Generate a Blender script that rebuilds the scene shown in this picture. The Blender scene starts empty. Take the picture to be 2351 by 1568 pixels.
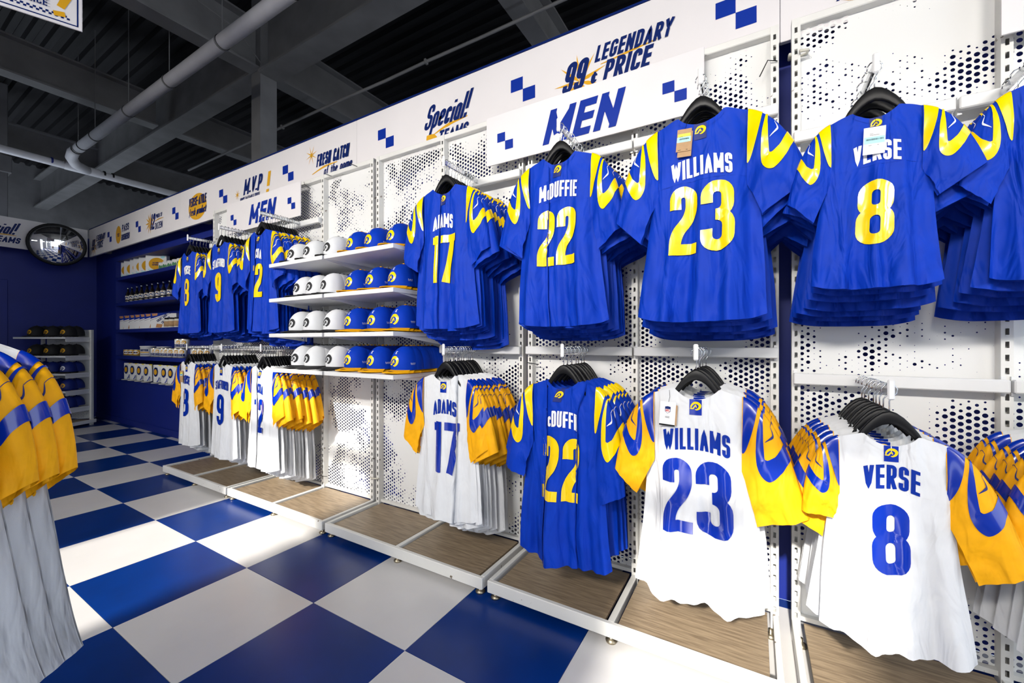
import bpy, math, random
import numpy as np
from mathutils import Vector, Matrix
random.seed(7)
SC = bpy.context.scene
COL = SC.collection
PI = math.pi
H = 1.245                                    # camera height

# ------------------------------------------------------------------ camera
cam = bpy.data.objects.new('camera', bpy.data.cameras.new('camera'))
COL.objects.link(cam)
cam.location = (0, 0, H)
cam.rotation_euler = (PI/2, 0, 0.5328)
cam.data.sensor_width = 36.0
cam.data.lens = 942.7/2351*36
cam.data.shift_y = 1.5/2351
cam.data.clip_start = 0.05
SC.camera = cam

# ------------------------------------------------------------------ world, sun, exposure
world = bpy.data.worlds.new('sky'); SC.world = world
world.use_nodes = True
wn = world.node_tree.nodes; wl = world.node_tree.links
bg = wn['Background']
bg.inputs['Color'].default_value = (0.80, 0.89, 1.0, 1)
bg.inputs['Strength'].default_value = 2.4

SUN_SLOPE = 0.60                              # the sun shines straight at the jersey wall (+y) and down
sun = bpy.data.objects.new('sun', bpy.data.lights.new('sun', 'SUN'))
COL.objects.link(sun)
sun.data.energy = 7.5
sun.data.angle = math.radians(2.0)
sun.data.color = (1.0, 0.95, 0.86)
sun.rotation_euler = (math.atan2(1.0, SUN_SLOPE), 0, 0)
sun.location = (0, -8, 8)

SC.view_settings.view_transform = 'Standard'
SC.view_settings.look = 'None'
SC.view_settings.gamma = 1.0
SC.view_settings.exposure = 0.0
SC.view_settings.use_curve_mapping = False
LAMP_W = 27.0                                 # watts of each ceiling strip lamp

# ------------------------------------------------------------------ materials
MATS = {}
def pmat(name, col, rough=.5, metal=0.0, var=.05, vscale=6.0, bump=0.0, bscale=300.0, coat=0.0, spec=.5,
         sheen=0.0, stretch=(1, 1, 1), col2=None, wear=None, trans=0.0, crumple=0.0):
    m = bpy.data.materials.new(name); m.use_nodes = True
    n = m.node_tree.nodes; l = m.node_tree.links
    p = n['Principled BSDF']
    tc = n.new('ShaderNodeTexCoord')
    mp = n.new('ShaderNodeMapping'); mp.inputs['Scale'].default_value = stretch
    l.new(tc.outputs['Object'], mp.inputs['Vector'])
    no = n.new('ShaderNodeTexNoise'); no.inputs['Scale'].default_value = vscale; no.inputs['Detail'].default_value = 5
    l.new(mp.outputs['Vector'], no.inputs['Vector'])
    mx = n.new('ShaderNodeMix'); mx.data_type = 'RGBA'
    c = tuple(col)
    d = col2 if col2 else tuple(x*(1-2*var) for x in c)
    mx.inputs['A'].default_value = (*d, 1); mx.inputs['B'].default_value = (*c, 1)
    rmp = n.new('ShaderNodeMapRange'); rmp.inputs['From Min'].default_value = .35; rmp.inputs['From Max'].default_value = .65
    l.new(no.outputs['Fac'], rmp.inputs['Value']); l.new(rmp.outputs['Result'], mx.inputs['Factor'])
    out = mx.outputs['Result']
    if wear:                                   # small chips in the paint with a shape of their own
        wc, amt, wsc = wear
        n2 = n.new('ShaderNodeTexNoise'); n2.inputs['Scale'].default_value = wsc; n2.inputs['Detail'].default_value = 6
        l.new(tc.outputs['Object'], n2.inputs['Vector'])
        r2 = n.new('ShaderNodeMapRange'); r2.inputs['From Min'].default_value = amt; r2.inputs['From Max'].default_value = amt+.02
        l.new(n2.outputs['Fac'], r2.inputs['Value'])
        m2 = n.new('ShaderNodeMix'); m2.data_type = 'RGBA'
        m2.inputs['B'].default_value = (*wc, 1)
        l.new(out, m2.inputs['A']); l.new(r2.outputs['Result'], m2.inputs['Factor'])
        out = m2.outputs['Result']
    l.new(out, p.inputs['Base Color'])
    p.inputs['Roughness'].default_value = rough
    p.inputs['Metallic'].default_value = metal
    p.inputs['Specular IOR Level'].default_value = spec
    if coat: p.inputs['Coat Weight'].default_value = coat; p.inputs['Coat Roughness'].default_value = .12
    if sheen: p.inputs['Sheen Weight'].default_value = sheen
    if trans: p.inputs['Transmission Weight'].default_value = trans
    if bump:
        nb = n.new('ShaderNodeTexNoise'); nb.inputs['Scale'].default_value = bscale; nb.inputs['Detail'].default_value = 3
        l.new(mp.outputs['Vector'], nb.inputs['Vector'])
        b = n.new('ShaderNodeBump'); b.inputs['Strength'].default_value = bump; b.inputs['Distance'].default_value = .002
        l.new(nb.outputs['Fac'], b.inputs['Height']); l.new(b.outputs['Normal'], p.inputs['Normal'])
        if crumple:                            # soft creases that run down the cloth
            mc = n.new('ShaderNodeMapping'); mc.inputs['Scale'].default_value = (13, 13, 4.5); mc.inputs['Rotation'].default_value = (0, .25, 0)
            l.new(tc.outputs['Object'], mc.inputs['Vector'])
            nc = n.new('ShaderNodeTexNoise'); nc.inputs['Scale'].default_value = 1.0; nc.inputs['Detail'].default_value = 2.5; nc.inputs['Distortion'].default_value = .8
            l.new(mc.outputs['Vector'], nc.inputs['Vector'])
            b2 = n.new('ShaderNodeBump'); b2.inputs['Strength'].default_value = crumple; b2.inputs['Distance'].default_value = .03
            l.new(nc.outputs['Fac'], b2.inputs['Height']); l.new(b2.outputs['Normal'], b.inputs['Normal'])
    MATS[name] = m
    return m

BLUE = (0.0, 0.039, 0.45)
WHITE_CLOTH = (0.74, 0.75, 0.77)
pmat('blue_fabric', BLUE, rough=.6, var=.06, vscale=14, bump=.15, bscale=900, crumple=.7, spec=.18)
pmat('white_fabric', WHITE_CLOTH, rough=.6, var=.02, vscale=14, bump=.15, bscale=900, crumple=.7, spec=.2)
pmat('gold_fabric', (0.95, 0.44, 0.004), rough=.6, var=.06, vscale=20, bump=.15, bscale=900, crumple=.7, spec=.2)
pmat('blue_felt', BLUE, rough=.65, var=.05, vscale=14, bump=.2, bscale=700, spec=.15)
pmat('white_felt', WHITE_CLOTH, rough=.65, var=.02, vscale=14, bump=.2, bscale=700, spec=.15)
pmat('gold_felt', (0.95, 0.44, 0.004), rough=.65, var=.05, vscale=20, bump=.2, bscale=700, spec=.15)
pmat('yellow_vinyl', (0.98, 0.66, 0.0), rough=.22, var=.03, vscale=20, coat=.5)
pmat('blue_vinyl', (0.0, 0.025, 0.36), rough=.2, var=.04, vscale=20, coat=.6)
pmat('white_print', (0.86, 0.86, 0.86), rough=.45, var=.02, spec=.2)
pmat('navy_fabric', (0.0, 0.012, 0.16), rough=.6, var=.05)
pmat('navy_print', (0.0, 0.013, 0.12), rough=.45, var=.04, spec=.2)
pmat('blue_print', (0.0, 0.025, 0.30), rough=.45, var=.04, spec=.2)
pmat('mustard_print', (0.72, 0.37, 0.015), rough=.45, var=.04, spec=.2)
pmat('sign_white', (0.78, 0.75, 0.76), rough=.45, var=.03, vscale=1.5, spec=.2)
pmat('white_metal', (0.76, 0.75, 0.72), rough=.38, var=.03, vscale=5, wear=((.16, .12, .08), .70, 22))
pmat('white_smooth', (0.78, 0.78, 0.78), rough=.35, var=.03, vscale=4)
pmat('chrome', (0.72, 0.73, 0.75), rough=.16, metal=1.0, var=.03)
pmat('brass_foot', (0.42, 0.36, 0.26), rough=.35, metal=.9, var=.1, vscale=40)
pmat('black_plastic', (0.006, 0.006, 0.007), rough=.4, var=.1, spec=.25)
pmat('black_fabric', (0.010, 0.010, 0.012), rough=.75, var=.1, vscale=30)
pmat('wood_deck', (0.34, 0.255, 0.165), rough=.42, vscale=7, stretch=(1.2, 14, 14), col2=(.20, .145, .092), bump=.25, bscale=20)
pmat('blue_wall', (0.001, 0.014, 0.215), rough=.55, var=.08, vscale=2.0)
pmat('plain_wall', (0.55, 0.55, 0.56), rough=.7, var=.04, vscale=2.0)
pmat('steel_grey', (0.17, 0.17, 0.175), rough=.55, var=.12, vscale=3.0, bump=.1, bscale=40)
pmat('deck_dark', (0.022, 0.022, 0.025), rough=.42, metal=.4, var=.25, vscale=2.5, stretch=(.3, 4, 4))
pmat('pipe_white', (0.66, 0.66, 0.70), rough=.4, var=.05, vscale=5)
pmat('paper_white', (0.82, 0.82, 0.82), rough=.6, var=.02, spec=.2)
pmat('kraft_paper', (0.46, 0.28, 0.14), rough=.7, var=.06, vscale=40)
pmat('sticker_cyan', (0.38, 0.74, 0.80), rough=.5, var=.03)
pmat('sticker_yellow', (0.85, 0.72, 0.05), rough=.5, var=.03)
pmat('white_tile', (0.70, 0.685, 0.68), rough=.30, var=.03, vscale=3, spec=.5)
pmat('blue_tile', (0.001, 0.032, 0.215), rough=.28, var=.12, vscale=3, spec=.3)
pmat('grout', (0.03, 0.03, 0.05), rough=.8)
pmat('concrete', (0.42, 0.41, 0.40), rough=.85, var=.1, vscale=.8)
pmat('dark_glass', (0.012, 0.009, 0.007), rough=.1, var=.1, coat=.6)
pmat('green_print', (0.05, 0.22, 0.08), rough=.5)
pmat('cracker', (0.62, 0.28, 0.10), rough=.7, var=.15, vscale=80)
pmat('cream_plastic', (0.72, 0.70, 0.62), rough=.35)
pmat('tin', (0.6, 0.55, 0.42), rough=.3, metal=.8)
pmat('clear_tie', (0.62, 0.60, 0.52), rough=.3, var=.05)
pmat('red_print', (0.6, 0.03, 0.03), rough=.5)
m = pmat('mirror_glass', (0.92, 0.93, 0.95), rough=.02, metal=1.0, var=.005)
m = pmat('lamp_glow', (1, 1, 1), rough=.5)
m.node_tree.nodes['Principled BSDF'].inputs['Emission Color'].default_value = (1, .96, .9, 1)
m.node_tree.nodes['Principled BSDF'].inputs['Emission Strength'].default_value = 6.0

def perforated():
    """painted steel sheet with punched holes: hexagonal grid, hole size drifts over the panel"""
    m = bpy.data.materials.new('perforated_metal'); m.use_nodes = True
    n = m.node_tree.nodes; l = m.node_tree.links
    p = n['Principled BSDF']; out = n['Material Output']
    p.inputs['Base Color'].default_value = (.76, .76, .75, 1); p.inputs['Roughness'].default_value = .38
    g = n.new('ShaderNodeNewGeometry'); sp = n.new('ShaderNodeSeparateXYZ'); l.new(g.outputs['Position'], sp.inputs[0])
    def M(op, a, b=None):
        x = n.new('ShaderNodeMath'); x.operation = op
        for i, v in enumerate((a, b)):
            if v is None: continue
            if isinstance(v, (int, float)): x.inputs[i].default_value = v
            else: l.new(v, x.inputs[i])
        return x.outputs[0]
    cx, cz = .0205, .0237
    u = M('DIVIDE', sp.outputs['X'], cx); c = M('FLOOR', u)
    half = M('MULTIPLY', M('FLOORED_MODULO', c, 2.0), .5)
    v = M('ADD', M('DIVIDE', sp.outputs['Z'], cz), half); r = M('FLOOR', v)
    fx = M('MULTIPLY', M('SUBTRACT', M('SUBTRACT', u, c), .5), cx)
    fz = M('MULTIPLY', M('SUBTRACT', M('SUBTRACT', v, r), .5), cz)
    dist = M('SQRT', M('ADD', M('MULTIPLY', fx, fx), M('MULTIPLY', fz, fz)))
    cb = n.new('ShaderNodeCombineXYZ'); l.new(M('MULTIPLY', c, cx), cb.inputs[0]); l.new(M('MULTIPLY', r, cz), cb.inputs[2])
    nz = n.new('ShaderNodeTexNoise'); nz.inputs['Scale'].default_value = 3.1; nz.inputs['Detail'].default_value = 1.5
    nz.inputs['Distortion'].default_value = .6
    l.new(cb.outputs[0], nz.inputs['Vector'])
    wn2 = n.new('ShaderNodeTexWhiteNoise'); l.new(cb.outputs[0], wn2.inputs['Vector'])
    jit = M('MULTIPLY', M('SUBTRACT', wn2.outputs['Value'], .5), .10)
    mr = n.new('ShaderNodeMapRange'); mr.inputs['From Min'].default_value = .46; mr.inputs['From Max'].default_value = .58
    mr.inputs['To Min'].default_value = 0; mr.inputs['To Max'].default_value = .0080
    l.new(M('ADD', nz.outputs['Fac'], jit), mr.inputs['Value'])
    hole = M('LESS_THAN', dist, mr.outputs['Result'])
    tr = n.new('ShaderNodeBsdfTransparent'); mix = n.new('ShaderNodeMixShader')
    l.new(hole, mix.inputs[0]); l.new(p.outputs[0], mix.inputs[1]); l.new(tr.outputs[0], mix.inputs[2])
    l.new(mix.outputs[0], out.inputs['Surface'])
    MATS['perforated_metal'] = m
perforated()

# ------------------------------------------------------------------ object helpers
def tag(o, label=None, cat=None, group=None, kind=None):
    if label: o['label'] = label
    if cat: o['category'] = cat
    if group: o['group'] = group
    if kind: o['kind'] = kind
    return o
def thing(name, label, cat, loc=(0, 0, 0), rotz=0.0, group=None, scale=1.0):
    o = bpy.data.objects.new(name, None); COL.objects.link(o)
    o.location = loc; o.rotation_euler = (0, 0, rotz); o.scale = (scale,)*3
    o.empty_display_size = .05
    return tag(o, label, cat, group)
def inst(src, parent=None, loc=None):
    """another object on the same mesh data"""
    o = src.copy(); COL.objects.link(o); o.parent = parent
    if loc is not None: o.location = loc
    return o
def copy_tree(o, parent=None):
    c = o.copy(); COL.objects.link(c); c.parent = parent
    for ch in list(o.children): copy_tree(ch, c)
    return c

class G:
    """collects geometry, builds one mesh object"""
    def __init__(s): s.v = []; s.f = []
    def add(s, v, f):
        b = len(s.v); s.v += [tuple(x) for x in v]; s.f += [tuple(i+b for i in q) for q in f]; return s
    def box(s, x0, x1, y0, y1, z0, z1, bev=0.0):
        if bev <= 0:
            v = [(x, y, z) for x in (x0, x1) for y in (y0, y1) for z in (z0, z1)]
            f = [(0, 1, 3, 2), (4, 6, 7, 5), (0, 4, 5, 1), (2, 3, 7, 6), (0, 2, 6, 4), (1, 5, 7, 3)]
            return s.add(v, f)
        b = bev                                   # box with chamfered edges
        cx, cy, cz = (x0+x1)/2, (y0+y1)/2, (z0+z1)/2
        hx, hy, hz = (x1-x0)/2, (y1-y0)/2, (z1-z0)/2
        V = {}; vs = []
        for sx in (-1, 1):
            for sy in (-1, 1):
                for sz in (-1, 1):
                    for a in range(3):
                        d = [hx-b, hy-b, hz-b]; d[a] += b
                        V[(sx, sy, sz, a)] = len(vs); vs.append((cx+sx*d[0], cy+sy*d[1], cz+sz*d[2]))
        f = []
        for a in range(3):
            o1, o2 = (a+1) % 3, (a+2) % 3
            for sg in (-1, 1):
                q = []
                for p, r in ((-1, -1), (1, -1), (1, 1), (-1, 1)):
                    k = [0, 0, 0]; k[a] = sg; k[o1] = p; k[o2] = r
                    q.append(V[(*k, a)])
                f.append(tuple(q) if sg > 0 else tuple(reversed(q)))
        for a in range(3):                         # edge strips between faces o1 and o2 along axis a
            o1, o2 = (a+1) % 3, (a+2) % 3
            for p in (-1, 1):
                for r in (-1, 1):
                    q = []
                    for sg in (-1, 1):
                        k = [0, 0, 0]; k[a] = sg; k[o1] = p; k[o2] = r
                        q.append((V[(*k, o1)], V[(*k, o2)]))
                    f.append((q[0][0], q[0][1], q[1][1], q[1][0]))
        for sx in (-1, 1):
            for sy in (-1, 1):
                for sz in (-1, 1):
                    f.append(tuple(V[(sx, sy, sz, a)] for a in range(3)))
        return s.add(vs, f)
    def tube(s, pts, r, n=8, closed=False, caps=True):
        pts = [Vector(p) for p in pts]; m = len(pts)
        rs = r if isinstance(r, (list, tuple)) else [r]*m
        vs = []; up = None
        for i, p in enumerate(pts):
            a = pts[(i-1) % m] if (closed or i > 0) else p
            b = pts[(i+1) % m] if (closed or i < m-1) else p
            t = (b-a).normalized()
            if up is None:
                up = Vector((0, 0, 1)) if abs(t.z) < .9 else Vector((1, 0, 0))
            x = t.cross(up).normalized(); up = x.cross(t).normalized()
            for k in range(n):
                an = 2*PI*k/n
                vs.append(p + (x*math.cos(an)+up*math.sin(an))*rs[i])
        f = []
        for i in range(m if closed else m-1):
            j = (i+1) % m
            for k in range(n):
                k2 = (k+1) % n
                f.append((i*n+k, i*n+k2, j*n+k2, j*n+k))
        if caps and not closed:
            f.append(tuple(reversed(range(n)))); f.append(tuple((m-1)*n+k for k in range(n)))
        return s.add(vs, f)
    def lathe(s, prof, c=(0, 0, 0), n=20, axis='z'):
        vs = []; f = []
        for r, z in prof:
            for k in range(n):
                a = 2*PI*k/n; p = (r*math.cos(a), r*math.sin(a), z)
                if axis == 'x': p = (z, p[0], p[1])
                if axis == 'y': p = (p[0], z, p[1])
                vs.append((c[0]+p[0], c[1]+p[1], c[2]+p[2]))
        for i in range(len(prof)-1):
            for k in range(n):
                f.append((i*n+k, i*n+(k+1) % n, (i+1)*n+(k+1) % n, (i+1)*n+k))
        if prof[0][0] > 1e-6: f.append(tuple(reversed(range(n))))
        if prof[-1][0] > 1e-6: f.append(tuple((len(prof)-1)*n+k for k in range(n)))
        return s.add(vs, f)
    def prism(s, poly, d0, d1, fn=None):
        """2-D outline (x,z) extruded along y from d0 to d1; fn maps (x,y,z)"""
        n = len(poly); fn = fn or (lambda x, y, z: (x, y, z))
        vs = [fn(x, d0, z) for x, z in poly] + [fn(x, d1, z) for x, z in poly]
        f = [tuple(range(n)), tuple(range(2*n-1, n-1, -1))] + [(i, i+n, (i+1) % n+n, (i+1) % n) for i in range(n)]
        return s.add(vs, f)
    def grid(s, fn, us, vs, wrap=False):
        pts = [fn(u, v) for v in vs for u in us]; nu = len(us); f = []
        for j in range(len(vs)-1):
            for i in range(nu if wrap else nu-1):
                i2 = (i+1) % nu
                f.append((j*nu+i, j*nu+i2, (j+1)*nu+i2, (j+1)*nu+i))
        return s.add(pts, f)
    def disc(s, cx, cz, rx, rz, fn, n=28, flat=True):
        vs = [fn(cx, cz)] + [fn(cx+rx*math.cos(2*PI*k/n), cz+rz*math.sin(2*PI*k/n)) for k in range(n)]
        return s.add(vs, [(0, k+1, (k+1) % n+1) for k in range(n)])
    def quad(s, x0, x1, z0, z1, fn):
        return s.add([fn(x0, z0), fn(x1, z0), fn(x1, z1), fn(x0, z1)], [(0, 1, 2, 3)])
    def mesh(s, name, smooth=False):
        me = bpy.data.meshes.new(name); me.from_pydata(s.v, [], s.f); me.update()
        if smooth: me.polygons.foreach_set('use_smooth', [True]*len(me.polygons))
        return me
    def build(s, name, mat, parent=None, smooth=False, loc=None):
        o = bpy.data.objects.new(name, s.mesh(name, smooth)); COL.objects.link(o)
        o.data.materials.append(MATS[mat]); o.parent = parent
        if loc is not None: o.location = loc
        return o
def lin(a, b, n): return [a+(b-a)*i/(n-1) for i in range(n)]
def sstep(x): x = max(0., min(1., x)); return x*x*(3-2*x)
def interp(x, xs, ys):
    if x <= xs[0]: return ys[0]
    for i in range(len(xs)-1):
        if x <= xs[i+1]:
            return ys[i]+(ys[i+1]-ys[i])*(x-xs[i])/(xs[i+1]-xs[i])
    return ys[-1]
def structure(name, g, mat, parent=None, smooth=False):
    return tag(g.build(name, mat, parent, smooth), kind='structure')

# ------------------------------------------------------------------ stroke lettering
def L_(*p): return ('l', list(p))
def R_(*p): return ('r', list(p))
def O_(*p): return ('o', list(p))
GL = {
 'A': (1.0, [L_((0, 0), (.5, 1), (1, 0)), L_((.2, .3), (.8, .3))]),
 'B': (.9, [L_((0, 0), (0, 1)), R_((0, 1), (.9, 1), (.9, .53), (0, .53)), R_((0, .53), (1, .53), (1, 0), (0, 0))]),
 'C': (.9, [R_((1, .70), (1, 1), (0, 1), (0, 0), (1, 0), (1, .3))]),
 'D': (.95, [L_((0, 0), (0, 1)), R_((0, 1), (1, 1), (1, 0), (0, 0))]),
 'E': (.8, [L_((1, 1), (0, 1), (0, 0), (1, 0)), L_((0, .52), (1, .52))]),
 'F': (.8, [L_((1, 1), (0, 1), (0, 0)), L_((0, .5), (1, .5))]),
 'G': (.95, [R_((1, .72), (1, 1), (0, 1), (0, 0), (1, 0), (1, .45)), L_((1, .45), (.55, .45))]),
 'H': (.95, [L_((0, 0), (0, 1)), L_((1, 0), (1, 1)), L_((0, .5), (1, .5))]),
 'I': (.35, [L_((.5, 0), (.5, 1))]),
 'J': (.75, [R_((1, 1), (1, 0), (0, 0), (0, .3))]),
 'K': (.95, [L_((0, 0), (0, 1)), L_((1, 1), (.05, .42)), L_((.3, .58), (1, 0))]),
 'L': (.75, [L_((0, 1), (0, 0), (1, 0))]),
 'M': (1.25, [L_((0, 0), (0, 1)), L_((.001, .96), (.5, .2)), L_((.5, .2), (.999, .96)), L_((1, 1), (1, 0))]),
 'N': (1.0, [L_((0, 0), (0, 1)), L_((.001, .97), (.999, .03)), L_((1, 0), (1, 1))]),
 'O': (.95, [O_((0, 0), (0, 1), (1, 1), (1, 0))]),
 'P': (.9, [L_((0, 0), (0, 1)), R_((0, 1), (1, 1), (1, .46), (0, .46))]),
 'R': (.95, [L_((0, 0), (0, 1)), R_((0, 1), (1, 1), (1, .48), (0, .48)), L_((.45, .48), (1, 0))]),
 'S': (.9, [R_((1, .72), (1, 1), (0, 1), (0, .53), (1, .53), (1, 0), (0, 0), (0, .28))]),
 'T': (.85, [L_((0, 1), (1, 1)), L_((.5, 1), (.5, 0))]),
 'U': (.95, [R_((0, 1), (0, 0), (1, 0), (1, 1))]),
 'V': (.95, [L_((0, 1), (.5, 0), (1, 1))]),
 'W': (1.35, [L_((0, 1), (.27, 0), (.5, .9), (.73, 0), (1, 1))]),
 'Y': (.95, [L_((0, 1), (.5, .45), (1, 1)), L_((.5, .45), (.5, 0))]),
 'Z': (.9, [L_((0, 1), (1, 1), (0, 0), (1, 0))]),
 '1': (.74, [L_((.85, 0), (.85, 1)), L_((.86, .97), (.10, .97))]),
 '2': (.86, [R_((0, .70), (0, 1), (1, 1), (1, .60), (0, .24), (0, 0)), L_((0, 0), (1, 0))]),
 '3': (1.0, [R_((0, .72), (0, 1), (.95, 1), (.95, .52), (.4, .52)), R_((.4, .52), (1, .52), (1, 0), (0, 0), (0, .28))]),
 '7': (.95, [L_((0, 1), (1, 1)), L_((.94, .99), (.3, 0))]),
 '8': (1.0, [O_((.04, .53), (.04, 1), (.96, 1), (.96, .53)), O_((0, .53), (0, 0), (1, 0), (1, .53))]),
 '9': (1.0, [O_((0, .44), (0, 1), (1, 1), (1, .44)), R_((1, .75), (1, 0), (0, 0), (0, .24))]),
 '-': (.5, [L_((0, .5), (1, .5))]),
 '.': (.25, [L_((.5, -.02), (.5, .12))]),
 "'": (.25, [L_((.5, 1.05), (.4, .82))]),
 '!': (.4, [L_((.5, 1.15), (.5, .3)), L_((.5, .12), (.5, 0))]),
 '¢': (.8, [R_((1, .62), (1, .75), (0, .75), (0, .2), (1, .2), (1, .34)), L_((.5, .95), (.5, 0))]),
 'c_': (.75, [R_((1, .42), (1, .6), (0, .6), (0, 0), (1, 0), (1, .18))]),
 'a': (.8, [O_((0, 0), (0, .6), (1, .6), (1, 0)), L_((1, .6), (1, 0))]),
 'c': (.72, [R_((1, .44), (1, .6), (0, .6), (0, 0), (1, 0), (1, .16))]),
 'd': (.8, [O_((0, 0), (0, .6), (1, .6), (1, 0)), L_((1, 1), (1, 0))]),
 'e': (.78, [R_((0, .3), (1, .3), (1, .6), (0, .6), (0, 0), (1, 0), (1, .12))]),
 'f': (.6, [R_((1, .9), (1, 1), (.4, 1), (.4, -.25)), L_((0, .58), (.95, .58))]),
 'g': (.8, [O_((0, 0), (0, .6), (1, .6), (1, 0)), R_((1, .6), (1, -.32), (0, -.32), (0, -.2))]),
 'h': (.78, [L_((0, 0), (0, 1)), R_((0, .3), (0, .6), (1, .6), (1, 0))]),
 'i': (.3, [L_((.5, 0), (.5, .6)), L_((.5, .78), (.5, .9))]),
 'k': (.75, [L_((0, 0), (0, 1)), L_((1, .6), (.05, .25)), L_((.35, .38), (1, 0))]),
 'l': (.3, [L_((.5, 0), (.5, 1))]),
 'm': (1.25, [L_((0, 0), (0, .6)), R_((0, .4), (0, .6), (.5, .6), (.5, 0)), R_((.5, .4), (.5, .6), (1, .6), (1, 0))]),
 'o': (.8, [O_((0, 0), (0, .6), (1, .6), (1, 0))]),
 'p': (.8, [L_((0, .6), (0, -.35)), O_((0, 0), (0, .6), (1, .6), (1, 0))]),
 'r': (.6, [L_((0, 0), (0, .6)), R_((0, .35), (0, .6), (1, .6))]),
 's': (.7, [R_((1, .5), (1, .6), (0, .6), (0, .3), (1, .3), (1, 0), (0, 0), (0, .1))]),
 't': (.6, [R_((.45, .9), (.45, 0), (1, 0)), L_((0, .6), (1, .6))]),
 'u': (.8, [R_((0, .6), (0, 0), (1, 0), (1, .6)), L_((1, .6), (1, 0))]),
}
def roundc(pts, R, closed=False, k=6):
    out = []; n = len(pts)
    for i in range(n):
        if not closed and i in (0, n-1): out.append(pts[i]); continue
        a, p, b = pts[(i-1) % n], pts[i], pts[(i+1) % n]
        la = math.dist(a, p); lb = math.dist(p, b)
        fa = .5 if (closed or 0 < i-1) else .95
        fb = .5 if (closed or i+1 < n-1) else .95
        r = min(R, la*fa, lb*fb)
        if r < 1e-6: out.append(p); continue
        q0 = (p[0]+(a[0]-p[0])*r/la, p[1]+(a[1]-p[1])*r/la); q1 = (p[0]+(b[0]-p[0])*r/lb, p[1]+(b[1]-p[1])*r/lb)
        c = .56
        c0 = (q0[0]+(p[0]-q0[0])*c, q0[1]+(p[1]-q0[1])*c); c1 = (q1[0]+(p[0]-q1[0])*c, q1[1]+(p[1]-q1[1])*c)
        for j in range(k+1):
            t = j/k; w0, w1, w2, w3 = (1-t)**3, 3*t*(1-t)**2, 3*t*t*(1-t), t**3
            out.append((w0*q0[0]+w1*c0[0]+w2*c1[0]+w3*q1[0], w0*q0[1]+w1*c0[1]+w2*c1[1]+w3*q1[1]))
    return out
def resample(pts, step, closed=False):
    out = []; n = len(pts)
    for i in range(n if closed else n-1):
        a, b = pts[i], pts[(i+1) % n]; d = math.dist(a, b)
        if d < 1e-7: continue
        m = max(1, int(math.ceil(d/step)))
        for j in range(m): out.append((a[0]+(b[0]-a[0])*j/m, a[1]+(b[1]-a[1])*j/m))
    if not closed: out.append(pts[-1])
    return out
def ribbon(pts, w, closed=False):
    """list of (left,right) pairs; w is a number or a list"""
    n = len(pts); ws = w if isinstance(w, (list, tuple)) else [w]*n; out = []
    for i in range(n):
        p = pts[i]
        a = pts[(i-1) % n] if (closed or i > 0) else None
        b = pts[(i+1) % n] if (closed or i < n-1) else None
        def nm(s, e):
            d = math.dist(s, e) or 1e-9; return (-(e[1]-s[1])/d, (e[0]-s[0])/d)
        if a is None: nn = nm(p, b); k = 1
        elif b is None: nn = nm(a, p); k = 1
        else:
            n1 = nm(a, p); n2 = nm(p, b); sx, sy = n1[0]+n2[0], n1[1]+n2[1]; ln = math.hypot(sx, sy)
            if ln < .15: nn = n1; k = 1
            else:
                nn = (sx/ln, sy/ln); cs = nn[0]*n1[0]+nn[1]*n1[1]; k = 1/cs if cs > .62 else 1.12
        h = ws[i]*.5*k
        out.append(((p[0]+nn[0]*h, p[1]+nn[1]*h), (p[0]-nn[0]*h, p[1]-nn[1]*h)))
    if closed: out.append(out[0])
    return out
def text2d(s, h, cw=.5, th=.2, gap=.1, shear=0.0, step=.02, arch=0.0, lead=None):
    """ribbons of a line of lettering centred on x=0, baseline z=0; sizes in metres (th, gap are fractions of h)"""
    T = th*h; x = 0; items = []
    for ch in s:
        if ch == ' ': x += cw*h*.7; continue
        gw, st = GL[ch]
        w = max(gw*cw*h, T*1.02)
        for kind, pts in st:
            q = [(x+T/2+px*(w-T), T/2+pz*(h-T)) for px, pz in pts]
            if kind != 'o':
                q = list(q)
                for e, nb in ((0, 1), (-1, -2)):
                    dx, dz = q[e][0]-q[nb][0], q[e][1]-q[nb][1]; ln = math.hypot(dx, dz) or 1; dx /= ln; dz /= ln
                    bx, bz = pts[e]
                    if bz in (0, 1) and abs(dz) > .5: t = T/2/abs(dz)
                    elif bx in (0, 1) and abs(dx) > .5: t = T/2/abs(dx)
                    else: t = 0
                    q[e] = (q[e][0]+dx*t, q[e][1]+dz*t)
            if kind == 'r': q = roundc(q, (w-T)*.5+T*.1)
            elif kind == 'o': q = roundc(q, (w-T)*.5+T*.1, True)
            items.append((kind == 'o', resample(q, step, kind == 'o')))
        x += w+gap*h
    W = x-gap*h; out = []
    for cl, q in items:
        rb = ribbon(q, T, cl)
        def tr(p):
            X = p[0]-W/2; Z = p[1]
            return (X+Z*shear, Z+(arch*(1-(2*X/W)**2) if arch else 0))
        out.append([(tr(a), tr(b)) for a, b in rb])
    return out, W
def put(g, ribs, fn, across=1, lift=(0, -.00022, 0)):
    for ri, rb in enumerate(ribs):
        vs = []; k = across+1
        for a, b in rb:
            for j in range(k):
                t = j/across; vs.append(fn(a[0]+(b[0]-a[0])*t, a[1]+(b[1]-a[1])*t))
        if ri: vs = [(v[0]+lift[0]*ri, v[1]+lift[1]*ri, v[2]+lift[2]*ri) for v in vs]     # overlapping strokes lie on top of each other
        f = [(i*k+j, i*k+j+1, (i+1)*k+j+1, (i+1)*k+j) for i in range(len(rb)-1) for j in range(across)]
        g.add(vs, f)
    return g
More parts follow.
